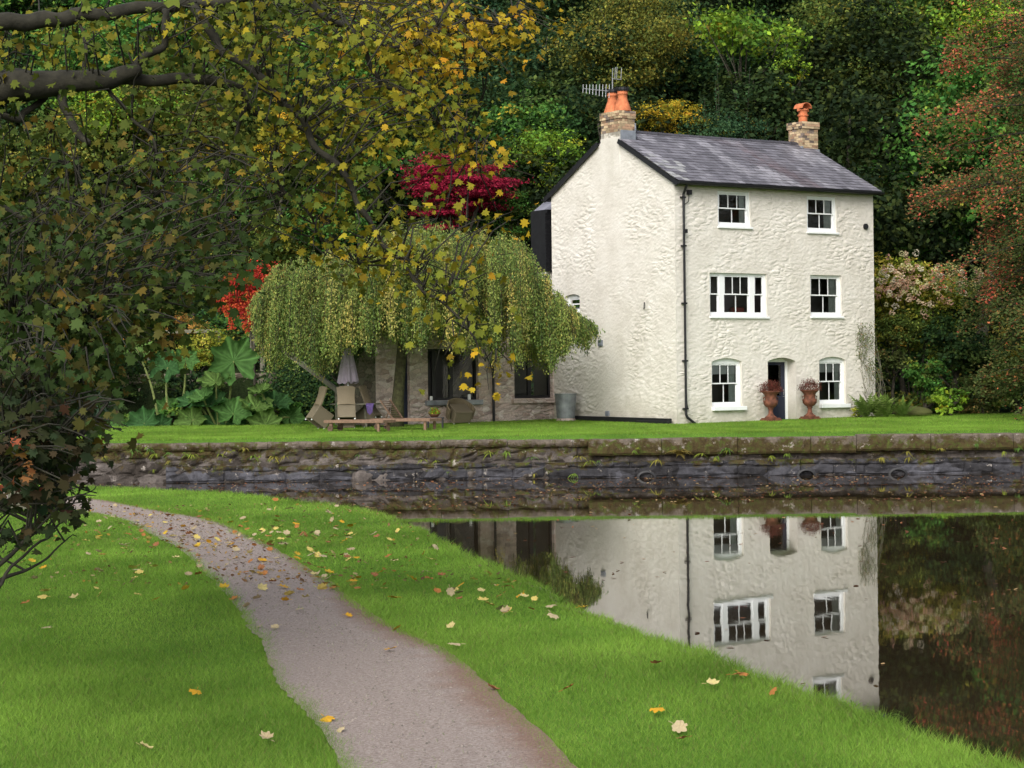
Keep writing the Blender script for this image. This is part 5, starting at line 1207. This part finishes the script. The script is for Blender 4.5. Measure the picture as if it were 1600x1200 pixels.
while len(items) < 290:
    z = random.random()
    if z < .34: u, v = random.uniform(150, 560), random.gauss(838, 22)
    elif z < .55: u = random.uniform(420, 820); v = 800 + (u-420)*.28 + random.uniform(-20, 60)
    elif z < .72: v = random.uniform(800, 960); u = np.interp(v, [800,850,900,960], [230,330,420,480]) + random.gauss(0, 55)
    elif z < .84: v = random.uniform(800, 930); u = np.interp(v, [800,850,900,960], [290,427,506,560]) + random.gauss(10, 22)
    elif z < .95: u, v = random.uniform(0, 330), random.uniform(850, 950)
    else: u, v = random.uniform(200, 1300), random.uniform(930, 1180)
    g = on_z(u, v, BZ)
    if g.x > float(edge_x(g.y)) - .1: continue
    items.append((u, v, random.choices((0,1,2,3), (4,2,3,5))[0]))
GX = [on_z(u, v, BZ) for u, v, _ in items]; ip = inside(PATH, np.array([g.x for g in GX]), np.array([g.y for g in GX]))
for (u, v, k), g, onp in zip(items, GX, ip):
    me = random.choice([m for kk, m in lm if kk == k]); o = bpy.data.objects.new('fallen_leaf', me); C.objects.link(o)
    s_ = random.uniform(.075, .125)*(1 if g.y < 30 else 1.0); o.location = (g.x, g.y, float(gnear(g.x, g.y)) + (.03 if onp else .055)); o.scale = (s_, s_, s_)
    o.rotation_euler = (random.gauss(0,.35), random.gauss(0,.35), random.uniform(0, 6.28))
    where = 'gravel path' if onp else ('near grass between path and water' if g.x > float(np.interp(g.y, [p.y for p in pr], [p.x for p in pr])) else 'shaded grass left of the path')
    tag(o, LK[k][0] + ' maple leaf lying fallen on the ' + where.replace('left of', 'before'), 'leaf', 'fallen ' + LK[k][0] + ' leaves on the ' + where.replace('left of', 'before'))
# tiny litter, too many to count
n = 3600; v = 790 + 130*rng.uniform(0,1,n)**1.5; u = rng.uniform(60, 820, n); pts = []
for a, b in zip(u, v):
    g = on_z(a, b, BZ)
    if g.x < float(edge_x(g.y)) - .03: pts.append((g.x, g.y))
pts = np.array(pts); ipn = inside(PATH, pts[:,0], pts[:,1]); keep = ipn | (rng.uniform(0,1,len(pts)) < .28); pts = pts[keep]; n = len(pts)
o = leafs('leaf_litter', np.stack([pts[:,0], pts[:,1], gnear(pts[:,0], pts[:,1]) + .03], -1), rng.normal(0,.35,(n,3))+np.array([0,0,1]), rng.uniform(.025,.075,n), np.array([(.30,.17,.08),(.42,.32,.16),(.16,.09,.05),(.40,.24,.05)])[rng.integers(0,4,n)]*rng.uniform(.6,1.2,(n,1)), OV); tag(o, kind='stuff')
# leaves afloat on the canal
n1, n2 = 5200, 1500; x = np.concatenate([rng.uniform(-14, 15, n1), rng.uniform(-9, 15, n2)]); y = np.concatenate([rng.uniform(44, 55.9, n1), 14 + 41*rng.uniform(0,1,n2)**.7])
kk = (x > edge_x(y)+.05) & (np.abs(x) < .26*y) & ((np.sin(x*.9+y*.7)*np.sin(x*.35-y*1.3) + rng.normal(0,.5,len(x))) > .0); x, y = x[kk], y[kk]; n = len(x)
o = leafs('floating_leaves', np.stack([x, y, np.full(n, .012)], -1), rng.normal(0,.12,(n,3))+np.array([0,0,1]), rng.uniform(.04,.11,n), np.array([(.30,.13,.06),(.45,.30,.14),(.20,.085,.045),(.14,.07,.04)])[rng.integers(0,4,n)]*rng.uniform(.6,1.2,(n,1)), OV, fold=.1); tag(o, kind='stuff')
# ================================================================ garden wall, pillar, rail, ramp
gw = empty('garden_wall', (0, 73.2, 1.2), 0, 'dark stone retaining wall holding up the garden terrace behind the furniture', 'wall')
wall_relief('stonework', -30, -4.3, -.4, 1.75, lambda x: -.1, M['darkstone'], step=.09, amp=.09, sc=(1.6, 3.0), parent=gw, split=.4, seed=3)
pb = P(405, 575, 73.35); pb.z = 2.92; zt = P(405, 511, 73.35).z - pb.z
pi = empty('terrace_pillar', pb, 0, 'pale wooden post with round terracotta cap under the scarlet creeper', 'pillar')
mb = MB(); mb.box(-.30, -.14, -.1, .1, 0, zt); mb.box(.04, .20, -.1, .1, 0, zt-.1); mb.box(-.34, .24, -.12, .12, zt-.35, zt-.22); mb.build('post', M['greywood'], pi, bevel=.01)
mb = MB(); mb.lathe([(0,0),(.30,0),(.34,.05),(.30,.12),(.22,.16),(0,.18)], 20, (-.05, 0, zt)); mb.build('cap', M['terracotta'], pi, smooth=True)
ra = P(230, 519, 73.6); rb_ = P(345, 517, 73.6); o = empty('terrace_rail', ra, 0, 'weathered wooden rail on posts along the terrace above the giant leaves', 'railing')
mb = MB(); mb.beam((0,0,0), rb_-ra, .07, .12); mb.build('rail', M['greywood'], o)
for t in (.02, .98): q = (rb_-ra)*t; mb = MB(); mb.beam(q - Vector((0,0,1.6)), q - Vector((0,0,.03)), .09, .09); mb.build('post', M['greywood'], o)
a = P(420, 530, 71.2); b = P(530, 612, 68.6); o = empty('stair_rail', b, 0, 'sloping timber handrail coming down from the terrace behind the parasol', 'handrail')
mb = MB(); mb.beam(a-b, (0,0,0), .10, .14); mb.build('rail', M['greywood'], o)
for t in (.96,):
    q = (a-b)*(1-t); g = float(gfar(b.x+q.x, min(73, b.y+q.y))) - b.z; mb = MB(); mb.beam((q.x, q.y, g-.1), (q.x, q.y, q.z-.05), .09, .09); mb.build('post', M['greywood'], o)
# ivy on the wall
c = P(472, 602, 72.6); n = 5200; u = rng.normal(476, 26, n); v = rng.normal(600, 24, n); ps = np.array([tuple(P(a_, b_, 72.75) - c) for a_, b_ in zip(u, v)]); ps[:,1] += rng.uniform(-.25, .1, n)
o = leafs('ivy', ps + np.array(c), rng.normal(0,.4,(n,3))+np.array([0,-1,.3]), rng.uniform(.07,.13,n), pick('dark', n)*rng.uniform(.9,2.2,(n,1)), OV); tag(o, 'dark glossy ivy spreading on the garden wall behind the tipped chairs', 'ivy')
# rough bank plants hanging over the wall
for (lb, u, v, ru, rv, pal, sd) in (('brownish trailing plant over the garden wall behind the parasol', 540, 560, 45, 32, 'rustg', 70), ('low leafy plant at the wall foot beside the tipped chairs', 440, 640, 36, 20, 'green', 71), ('rusty trailing plant on top of the wall beside the annex corner', 590, 545, 22, 22, 'rust', 72)):
    hero('shrub', lb, 'shrub', u, v, 72.3, ru, rv, pal, sd, .8, leaf=.10, rc=.5, depth=.4, limbs=5)

# ---------------------------------------------------------------- gunnera: giant leaves on prickly stalks
def gunnera_leaf(r, cup, lobes, seed, col):
    rr = random.Random(seed); m = MB(); na, nr = 72, 9; vs = []
    for j in range(nr+1):
        t = j/nr
        for k in range(na):
            a = -PI*.94 + 2*PI*.94*k/(na-1); l = .5+.5*math.cos(a*lobes/2*2*.5*2/1.0); ed = 1 - .26*(abs(math.sin(a*3.5))**1.0) - .08*abs(math.sin(a*13+seed)) ; R_ = r*t*(1 - (1-ed)*t**2)*(1.0 - .12*math.cos(a))
            z = r*cup*t*t + .05*r*math.sin(a*14)*t + .035*r*noise.noise((math.cos(a)*t*6, math.sin(a)*t*6, seed)); g = .75 + .5*noise.noise((math.cos(a)*t*9, math.sin(a)*t*9, seed+3)) + (.5 if abs(math.sin(a*3.5+PI/2)) > .985 else 0)
            m.col = tuple(c_*g for c_ in col); m.add([(R_*math.sin(a), R_*math.cos(a), z)], [])
    m.f = [(j*na+k, j*na+k+1, (j+1)*na+k+1, (j+1)*na+k) for j in range(nr) for k in range(na-1)]; return m
def gleaf(parent, base, tip, r, face, col, seed, cup=.35):
    m = gunnera_leaf(r, cup, 7, seed, col); l = m.build('leaf', M['leaf'], parent, smooth=True)
    nz_ = Vector(face).normalized(); l.matrix_local = Matrix.Translation(tip) @ nz_.to_track_quat('Z', 'Y').to_matrix().to_4x4() @ Matrix.Rotation(random.uniform(-.5,.5), 4, 'Z')
    s = MB(); mid = (Vector(base)+Vector(tip))/2 + Vector((random.uniform(-.1,.1), 0, .1)); pts = [Vector(base), mid, Vector(tip)]; s.tube(smooth(pts, 4), [.045,.043,.04,.038,.036,.034,.03,.028,.025], 6); s.build('stem', M['stem'], parent)
PG = [((.05,.13,.04), 1), ((.08,.18,.045), 1), ((.12,.21,.05), 1)]
GUN = [('tall giant-leaved plant with upright stalks at the far end of the flower bed', 268, 69.8, [(262,562,.62,(-.1,-1,.55)),(290,550,.45,(.3,-1,.5)),(212,530,.5,(.3,-1,.4)),(225,650,.6,(-.2,-.9,.5)),(262,628,.5,(0,-.8,.7)),(205,655,.45,(-.3,-.8,.7)),(250,655,.5,(0,-1,.5)),(180,655,.45,(-.3,-1,.6))]),
       ('giant-leaved plant carrying the largest single leaf beneath the pillar', 345, 69.6, [(365,552,.86,(.15,-1,.35)),(338,585,.58,(-.2,-.6,1)),(330,618,.62,(-.1,-.5,1)),(365,635,.66,(.1,-.8,.8)),(300,645,.55,(-.2,-1,.5)),(340,655,.6,(0,-1,.6)),(318,610,.5,(-.4,-.5,1)),(375,655,.5,(.2,-.9,.5)),(300,615,.45,(-.3,-.7,.8))]),
       ('low sprawling giant-leaved plant beside the tipped wicker chairs', 425, 69.6, [(400,625,.6,(.1,-.5,1)),(430,620,.6,(.3,-.5,1)),(452,640,.5,(.4,-.9,.5)),(415,652,.6,(.1,-1,.5)),(385,648,.55,(-.2,-1,.6)),(445,658,.45,(.3,-1,.5)),(408,600,.42,(-.2,-.4,1))])]
for gi, (lb, u, D, lv) in enumerate(GUN):
    b = P(u, 664, D); b.z = float(gfar(b.x, b.y)); o = empty('giant_rhubarb', b, 0, lb, 'plant')
    for k, (lu, lvv, r, fc) in enumerate(lv):
        tip = P(lu, lvv + 12, D + random.uniform(-.5, .4)) - b; gleaf(o, (tip.x*.35, .1, 0), tip, r*1.12, fc, PG[(k+gi) % 3][0], gi*17+k)
for (lb, u, v, ru, rv) in (('rounded dark leafy bush at the lawn edge under the tall stalks', 270, 652, 30, 18), ('dark leafy bush at the lawn edge at the far end', 205, 655, 30, 16), ('dark leafy bush between the two largest giant-leaved plants', 390, 650, 34, 18)):
    hero('bush', lb, 'bush', u, v, 70.1, ru, rv, 'green', int(u), .8, leaf=.13, rc=.5, limbs=4)

# ---------------------------------------------------------------- fronds, ferns, tufts
def fern(name, label, base, n, L, col, parent=None, wide=.10, hang=0, cat='fern', up=0, face=None, group=None, pinnate=True, sprd=1.0):
    o = empty(name, base, 0, label, cat, group); V = []; cols = []
    for i in range(n):
        a = random.uniform(0, 2*PI) if face is None else face + random.gauss(0, .7); l = L*random.uniform(.65, 1.1); el = random.uniform(.5, 1.2) + up*.35; hz = Vector((math.cos(a), math.sin(a), 0)); pts = []
        for k in range(13): t = k/12; pts.append(hz*(l*t*math.cos(el)*sprd*(1+.3*t)) + Vector((0,0, l*math.sin(el)*t - (.75+hang-up*.45)*l*t*t)))
        sd = Vector((-hz.y, hz.x, 0)); c = np.array(col)*random.uniform(.7,1.3)
        if pinnate:
            for k in range(1, 12):
                w = wide*l/.6*math.sin(PI*min(1,(k/12)**.6))*1.1*(1-.6*k/12); p = pts[k]; d = (pts[min(12,k+1)]-pts[k-1]).normalized()
                for s_ in (-1, 1): q = p + sd*s_*w + d*w*.5 - Vector((0,0,w*.25)); hw = d*l*.028; V += [p-hw, q-hw*.4, q+hw*.4, p+hw]; cols.append(c*random.uniform(.8,1.2))
        else:
            for k in range(12): w0 = wide*l*math.sin(PI*(.12+.88*k/12))*.5; w1 = wide*l*math.sin(PI*min(1,.12+.88*(k+1)/12))*.5; V += [pts[k]-sd*w0, pts[k]+sd*w0, pts[k+1]+sd*w1, pts[k+1]-sd*w1]; cols.append(c*random.uniform(.9,1.1))
    link('fronds', np_mesh('fronds', np.array([tuple(p) for p in V]), 4, np.array(cols)), M['leaf'], o); return o
for (lb, u, v, L, n, col) in (('tall bright fern against the white wall at the house corner', 1352, 655, 1.25, 22, (.13,.20,.045)), ('fern arching beside the tall one at the house corner', 1385, 652, 1.1, 20, (.16,.26,.05)), ('low fern at the lawn edge below the climber', 1410, 654, 1.0, 18, (.12,.20,.04)), ('fern closest to the mossy rock', 1372, 652, 1.2, 16, (.17,.24,.06))):
    b = P(u, v, 69.5); b.z = float(gfar(b.x, b.y)); fern('fern', lb, b, n, L, col, up=1)
hero('shrub', 'small yellow flowered shrub under the last ground floor window', 'shrub', 1342, 643, 69.6, 13, 10, 'hydl', 80, .6, leaf=.07, rc=.3, limbs=4)
# dry climber on the front wall corner
p0 = HM @ Vector((HL-.15, -.25, 0)); o = empty('climber', p0, 0, 'straggly half bare climber on the white wall at the far corner', 'climber'); mb = MB(); ps = []
for i in range(22):
    e = P(random.uniform(1330,1372), random.uniform(508,590), 70.4) - p0; m_ = Vector((random.uniform(-.9,.3), -.05, e.z*random.uniform(.3,.7))); pts = smooth([Vector((random.uniform(-.1,.2),0,0)), m_, e + Vector((0,0,.1)), e + Vector((random.uniform(-.3,.1), -.05, -.25))], 4); mb.tube(pts, [.006]*len(pts), 4, False)
    for k in range(60): p = pts[random.randint(5, len(pts)-1)]; ps.append((p.x+random.gauss(0,.09), p.y+random.gauss(0,.04), p.z+random.gauss(0,.1)))
ps = np.array(ps); leafs('foliage', ps, rng.normal(0,.7,(len(ps),3))+np.array([0,-1,0]), rng.uniform(.03,.06,len(ps)), pick('rustg', len(ps))*1.5, down=1, parent=o); mb.build('stem', M['greywood'], o)
# mossy rock
rk = P(1428, 640, 70.3); rk.z = float(gfar(rk.x, rk.y)); mb = MB(); mb.col = (.09,.10,.03)
ico = [(0.65*math.cos(a)*math.cos(b_), .5*math.sin(a)*math.cos(b_), .22*math.sin(b_)) for b_ in np.linspace(-.3, PI/2, 9) for a in np.linspace(0, 2*PI, 24, endpoint=False)]
vs = [(x*(1+.15*noise.noise((x*2,y*2,z*2))), y, z*(1+.2*noise.noise((x*3,y*3,z*3)))+.12) for x, y, z in ico]; mb.add(vs, [(j*24+k, j*24+(k+1)%24, (j+1)*24+(k+1)%24, (j+1)*24+k) for j in range(8) for k in range(24)])
o = mb.build('mossy_rock', M['vcol']); o.location = rk; tag(o, 'flat topped mossy rock among the shrubs right of the ferns', 'rock')
# wall plants on the canal wall
WP = [(210,705,.35,'bright strap-leaved fern, first of the far end tufts on the canal wall'),(232,700,.25,None),(300,712,.3,None),(345,712,.3,None),(395,716,.32,None),(428,716,.36,None),(240,735,.2,None),(560,712,.2,None),(835,742,.2,None),(905,715,.3,None),(922,722,.34,None),(898,742,.3,None),(1028,720,.32,None),(990,706,.2,None),(1120,715,.22,None),(1205,715,.26,None),(1229,712,.32,None),(1416,708,.28,None),(1525,696,.3,None),(1568,708,.28,None),(1590,702,.24,None),(1470,702,.2,None),(700,738,.14,None),(365,705,.2,None)]
for q in range(34): WP.append((random.uniform(150, 1600) if q % 3 else random.uniform(180, 450), random.uniform(700, 722), random.uniform(.14, .30), None))
for i, (u, v, L, lb) in enumerate(WP):
    b = P(u, v, 55.86); fern('wall_fern', 'small bright green hart\'s tongue fern rooted in the canal wall stones', b, random.randint(5,9), L, random.choice([(.13,.20,.03),(.18,.22,.03),(.08,.15,.03),(.22,.20,.04)]), face=-PI/2, wide=.16, pinnate=False, hang=.3, group='small ferns rooted in the canal wall')
fern('wall_fern', 'large orange tinged fern spreading over the coping of the canal wall', P(1062, 712, 55.8), 12, .62, (.22,.17,.04), face=-PI/2, sprd=1.1)
for (u, v) in ((1378,1125),(1372,1110),(880,925),(905,940),(640,820),(330,772),(232,765),(540,790),(1090,1030),(760,885)):
    g = on_z(u, v, BZ); g.x = float(edge_x(g.y)) - .05; fern('grass_tuft', 'long grass tuft leaning over the water on the near bank edge', g - Vector((0,0,.02)), 26, .30 if v > 800 else .4, (.11,.20,.03), wide=.025, pinnate=False, cat='grass tuft', group='grass tufts on the near bank edge')

# ---------------------------------------------------------------- urns
def urn(u, v, lb):
    r = HM.inverted(); p = on_local(u, v, 1, -.48); w = HM @ Vector((p.x, -.48, 0)); w.z = float(gfar(w.x, w.y)) + .0; o = empty('garden_urn', w, PHI, lb, 'urn', 'pair of rusty iron urns flanking the door')
    m = MB(); m.box(-.25,.25,-.25,.25,0,.06); m.box(-.22,.22,-.22,.22,.06,.10); m.build('plinth', M['rust'], o, bevel=.008)
    m = MB(); m.lathe([(.19,.10),(.19,.13),(.13,.17),(.085,.22),(.07,.30),(.07,.36),(.10,.39),(.085,.42),(.16,.46),(.225,.54),(.235,.62),(.19,.68),(.18,.74),(.20,.84),(.26,.90),(.29,.93),(.29,.96),(.24,.965),(.2,.9),(0,.88)], 28); b = m.build('bowl', M['rust'], o, smooth=True)
    for s_ in (-1, 1): m = MB(); m.tube([(s_*.22,0,.60),(s_*.30,0,.64),(s_*.31,0,.74),(s_*.22,0,.78)], .02, 8); m.build('handle', M['rust'], b)
    n = 1500; d = unit(rng.normal(size=(n,3))); d[:,2] = np.abs(d[:,2]); ps = d*np.array([.40,.36,.40])*(rng.uniform(.5,1.0,(n,1))+.25*rng.uniform(0,1,(n,1))**5) + np.array([0,0,.93])
    leafs('heather', ps, rng.normal(0,1,(n,3)), rng.uniform(.04,.08,n), np.array([(.17,.045,.035),(.11,.035,.028),(.22,.07,.05),(.10,.05,.03)])[rng.integers(0,4,n)]*rng.uniform(.7,1.2,(n,1)), down=-2, asp=.4, parent=o)
urn(1204.5, 655, 'rusty cast iron urn of reddish heather directly in front of the navy door')
urn(1265.5, 655, 'rusty cast iron urn of reddish heather beside the arched window sill')

# ---------------------------------------------------------------- garden furniture
def G(u, v, D): p = P(u, v, D); p.z = float(gfar(p.x, p.y)); return p
def wicker_chair(u, D, ang, tilt, lb, lift=0.0, tub=False):
    """rotated about its front foot so that the back leans over; local -y faces the back of the chair"""
    root = empty('wicker_chair', G(u, 660, D), ang, lb, 'chair', 'wicker dining chairs tipped against the table' if not tub else None)
    Mx = Matrix.Rotation(-tilt, 4, 'X'); o_ = Vector((0, 0, 0))
    def tr(m): m.v = [tuple(Mx @ Vector(p) + Vector((0,0,lift))) for p in m.v]; return m
    w, d, h = (.28, .56, .46) if not tub else (.30, .58, .36)
    m = MB(); m.col = (1,1,1); n = 10
    # skirt: four woven side panels (y from -d (rear) to 0 (front edge, on the ground))
    m.box(-w, -w+.025, -d, 0, .0, h); m.box(w-.025, w, -d, 0, .0, h); m.box(-w+.025, w-.025, -d, -d+.025, .03, h); m.box(-w+.025, w-.025, -.025, 0, .02, h)
    tr(m).build('skirt', M['wicker'], root, bevel=.008)
    m = MB(); m.col = (.9,.9,.9); m.box(-w-.005, w+.005, -d-.005, .01, h, h+.05); tr(m).build('seat', M['wicker'], root, bevel=.015)
    m = MB(); m.col = (1.15,1.1,1.05); vs = []
    if not tub:
        for k in range(n+1):
            t = k/n; z = h+.05 + .56*t; y = -d + .02 - .02*math.sin(t*PI) - .16*t*t; ww = w*(1 - .10*math.sin(PI*t) + .06*t)
            for s_ in range(9): q = s_/8*2-1; cv = .05*(1-q*q)*1.0; vs.append((ww*q, y-cv*.7, z + .03*(1-q*q)*(t > .95)))
        m.add(vs, [(k*9+s_, k*9+s_+1, (k+1)*9+s_+1, (k+1)*9+s_) for k in range(n) for s_ in range(8)])
    else:
        na = 18
        for k in range(na+1):
            a = PI*(-.08) + PI*1.16*k/na; R_ = .43; x = R_*math.cos(a); y = -d*.45 - R_*math.sin(a)
            top = .06 + .12*math.sin(max(0,min(PI,a)))
            for s_ in range(5): t = s_/4; vs.append((x*(1+.08*t), y*(1+.05*t), .05 + (h+top-.05)*t))
        m.add(vs, [(k*5+s_, k*5+s_+1, (k+1)*5+s_+1, (k+1)*5+s_) for k in range(na) for s_ in range(4)])
    b = tr(m).build('backrest', M['wicker'], root); so = b.modifiers.new('thick', 'SOLIDIFY'); so.thickness = .045; so.offset = 0
    for x in (-w+.03, w-.03):
        for y in (-d+.03, -.03):
            f = MB(); f.lathe([(.018,-.035),(.02,-.03),(.02,0),(0,.001)], 8, (x, y, .0)); tr(f).build('foot', M['white'], root)
    return root
wicker_chair(541, 65.7, 0.12, R(37), 'light wicker chair tipped over the table directly below the lilac parasol')
wicker_chair(503, 65.7, -1.1, R(36), 'light wicker chair tipped over the table on the giant-leaf side')
wicker_chair(572, 66.6, 1.25, R(38), 'light wicker chair tipped over the table behind the slatted lounger back')
wicker_chair(722, 68.2, PI+.5, R(28), 'brown wicker tub chair tipped forward under the annex window', lift=.02, tub=True).children
tb = G(556, 660, 66.6); o = empty('garden_table', tb, 0, 'round garden table standing under the folded parasol among tipped chairs', 'table')
m = MB(); m.lathe([(.0,.71),(.80,.71),(.82,.72),(.82,.745),(.80,.75),(.0,.752)], 40); m.build('tabletop', M['greywood'], o)
for k in range(4): a = PI/4 + k*PI/2; m = MB(); m.beam((.5*math.cos(a), .5*math.sin(a), 0), (.42*math.cos(a), .42*math.sin(a), .71), .06, .06); m.build('leg', M['greywood'], o)
for (dx, c, lb) in ((-.42, (.05,.22,.08), 'small green cloth hanging off the table edge'), (.50, (.12,.08,.22), 'small purple cloth hanging off the table edge')):
    m = MB(); m.col = c; vs = []
    for k in range(7):
        for j in range(5): vs.append((dx + (k/6-.5)*.26*(1-.4*j/4), -.70 - (.13 if j else .0) + .02*math.sin(k*2.1), .757 - .36*max(0,(j-.0))/4*(1-.4*abs(k/6-.5))))
    m.add(vs, [(k*5+j, (k+1)*5+j, (k+1)*5+j+1, k*5+j+1) for k in range(6) for j in range(4)]); q = m.build('cloth', M['vcol']); q.location = tb; tag(q, lb, 'cloth')
pbs = P(544.5, 660, 66.5); pbs.z = tb.z; o = empty('parasol', pbs, 0, 'closed lilac parasol on its pole above the garden table', 'parasol')
z0, z1 = P(544, 598, 66.5).z - pbs.z, P(544, 541, 66.5).z - pbs.z; m = MB(); m.tube([(0,0,0),(0,0,P(544,512,66.5).z-pbs.z)], .022, 10); m.build('pole', M['white'], o)
m = MB(); vs = []; na, nz_ = 48, 12
for j in range(nz_+1):
    t = j/nz_; z = z0 + (z1-z0)*t; rad = .265*(1-t)**.55*(1 if j else .97) + .03
    for k in range(na): a = 2*PI*k/na; rr = rad*(1 + .22*math.sin(a*8)*(1-t*.6)); vs.append((rr*math.cos(a), rr*math.sin(a), z + (.04*math.sin(a*8+1) if j == 0 else 0)))
m.add(vs, [(j*na+k, j*na+(k+1)%na, (j+1)*na+(k+1)%na, (j+1)*na+k) for j in range(nz_) for k in range(na)]); m.build('canopy', M['fabric'], o, smooth=True)
m = MB(); m.lathe([(.245,0),(.25,.03),(.245,.06)], 20, (0,0,z0+(z1-z0)*.42)); m.build('strap', M['fabric'], o)

def lounger(u0, u1, D, ang, back, lb):
    a = G(u0, 665, D); o = empty('sun_lounger', a, ang, lb, 'sun lounger', 'teak sun loungers on the lawn'); L, w, h = 2.05, .70, .35; m = MB(); m.col = (1.15,1.05,1)
    m.box(0, L, 0, .035, h-.09, h); m.box(0, L, w-.035, w, h-.09, h); m.box(-.03, 0, 0, w, h-.09, h-.005); m.box(L, L+.03, 0, w, h-.09, h-.005); m.build('frame', M['wood'], o, bevel=.006)
    m = MB(); x = .03 + (.72 if back else 0)
    while x < L-.07: m.col = (random.uniform(.8,1.1),)*3; m.box(x, x+.065, .037, w-.037, h-.035, h-.014); x += .08
    m.build('slats', M['wood'], o)
    for (x, y) in ((L-.22, .04), (L-.22, w-.11)): m = MB(); m.col = (1.2,1.1,1); m.box(x, x+.075, y, y+.07, 0, h-.09); m.build('leg', M['wood'], o, bevel=.006)
    for y in (.05, w-.11):
        m = MB(); m.col = (1,.95,.9); m.box(.13, .24, y, y+.06, .06, h-.09); m.build('leg', M['wood'], o, bevel=.006)
        m = MB(); m.col = (.6,.55,.5); m.tube([(.185, y-.035, .095), (.185, y-.002, .095)], .095, 18); m.build('wheel', M['wood'], o)
    m = MB(); m.tube([(.185,.0,.095),(.185,w,.095)], .014, 8); m.build('axle', M['black'], o)
    if back:
        t = R(52); m = MB(); m.col = (.7,.65,.6); H0 = Vector((.74, 0, h-.02)); dv = Vector((-math.cos(t), 0, math.sin(t)))
        for y in (.05, w-.085): m.beam(H0 + Vector((0,y+.02,0)), H0 + Vector((0,y+.02,0)) + dv*.74, .035, .05)
        for k in range(9): c = H0 + dv*(.05 + .078*k); m.beam(c + Vector((0,.07,0)), c + Vector((0,w-.07,0)), .05, .018)
        m.beam(H0 + dv*.45 + Vector((0,w/2,0)), (.3, w/2, h-.05), .03, .03); m.build('backrest', M['wood'], o)
    return o
lounger(507, 606, 63.4, -.5, False, 'flat sun lounger with wheels at the wall side, nearest the water')
lounger(580, 690, 64.2, -.5, True, 'sun lounger with raised slatted backrest behind the flat one')
q = G(679, 664, 65.0); o = empty('side_table', q, 0, 'small dark low table holding the potted plant beyond the loungers', 'table')
m = MB(); m.box(-.25,.3,-.2,.2,.30,.34); m.build('tabletop', M['black'], o, bevel=.006)
for x in (-.2, .24):
    for y in (-.16, .13): m = MB(); m.box(x-.02, x+.03, y, y+.04, 0, .30); m.build('leg', M['black'], o)
o = empty('potted_plant', q + Vector((0,0,.341)), 0, 'little green plant with red flowers in a bowl on the low table', 'plant'); m = MB(); m.lathe([(.10,0),(.17,.09),(.18,.10),(.15,.1),(0,.08)], 18); m.build('bowl', M['flower'], o, smooth=True)
n = 500; d = unit(rng.normal(size=(n,3))); d[:,2] = abs(d[:,2]); ps = d*np.array([.20,.18,.22])*rng.uniform(.4,1,(n,1)) + np.array([0,0,.10]); cc = pick('lime', n); fl = rng.uniform(0,1,n) < .10; cc[fl] = (.5,.05,.04); leafs('foliage', ps, rng.normal(0,.6,(n,3))+np.array([0,0,.6]), .05, cc, parent=o)
# timber post by the path, left border
q = on_z(27, 797, BZ); o = empty('wooden_post', q, .5, 'squat square timber post beside the path behind the dark sapling', 'post'); wz = P(27, 700, q.y).z - BZ
m = MB(); m.box(-.13,.13,-.13,.13,-.1, wz); m.build('post', M['greywood'], o, bevel=.015)
m = MB(); m.box(-.15,.15,-.15,.15, wz, wz+.05); m.build('cap', M['greywood'], o, bevel=.01)
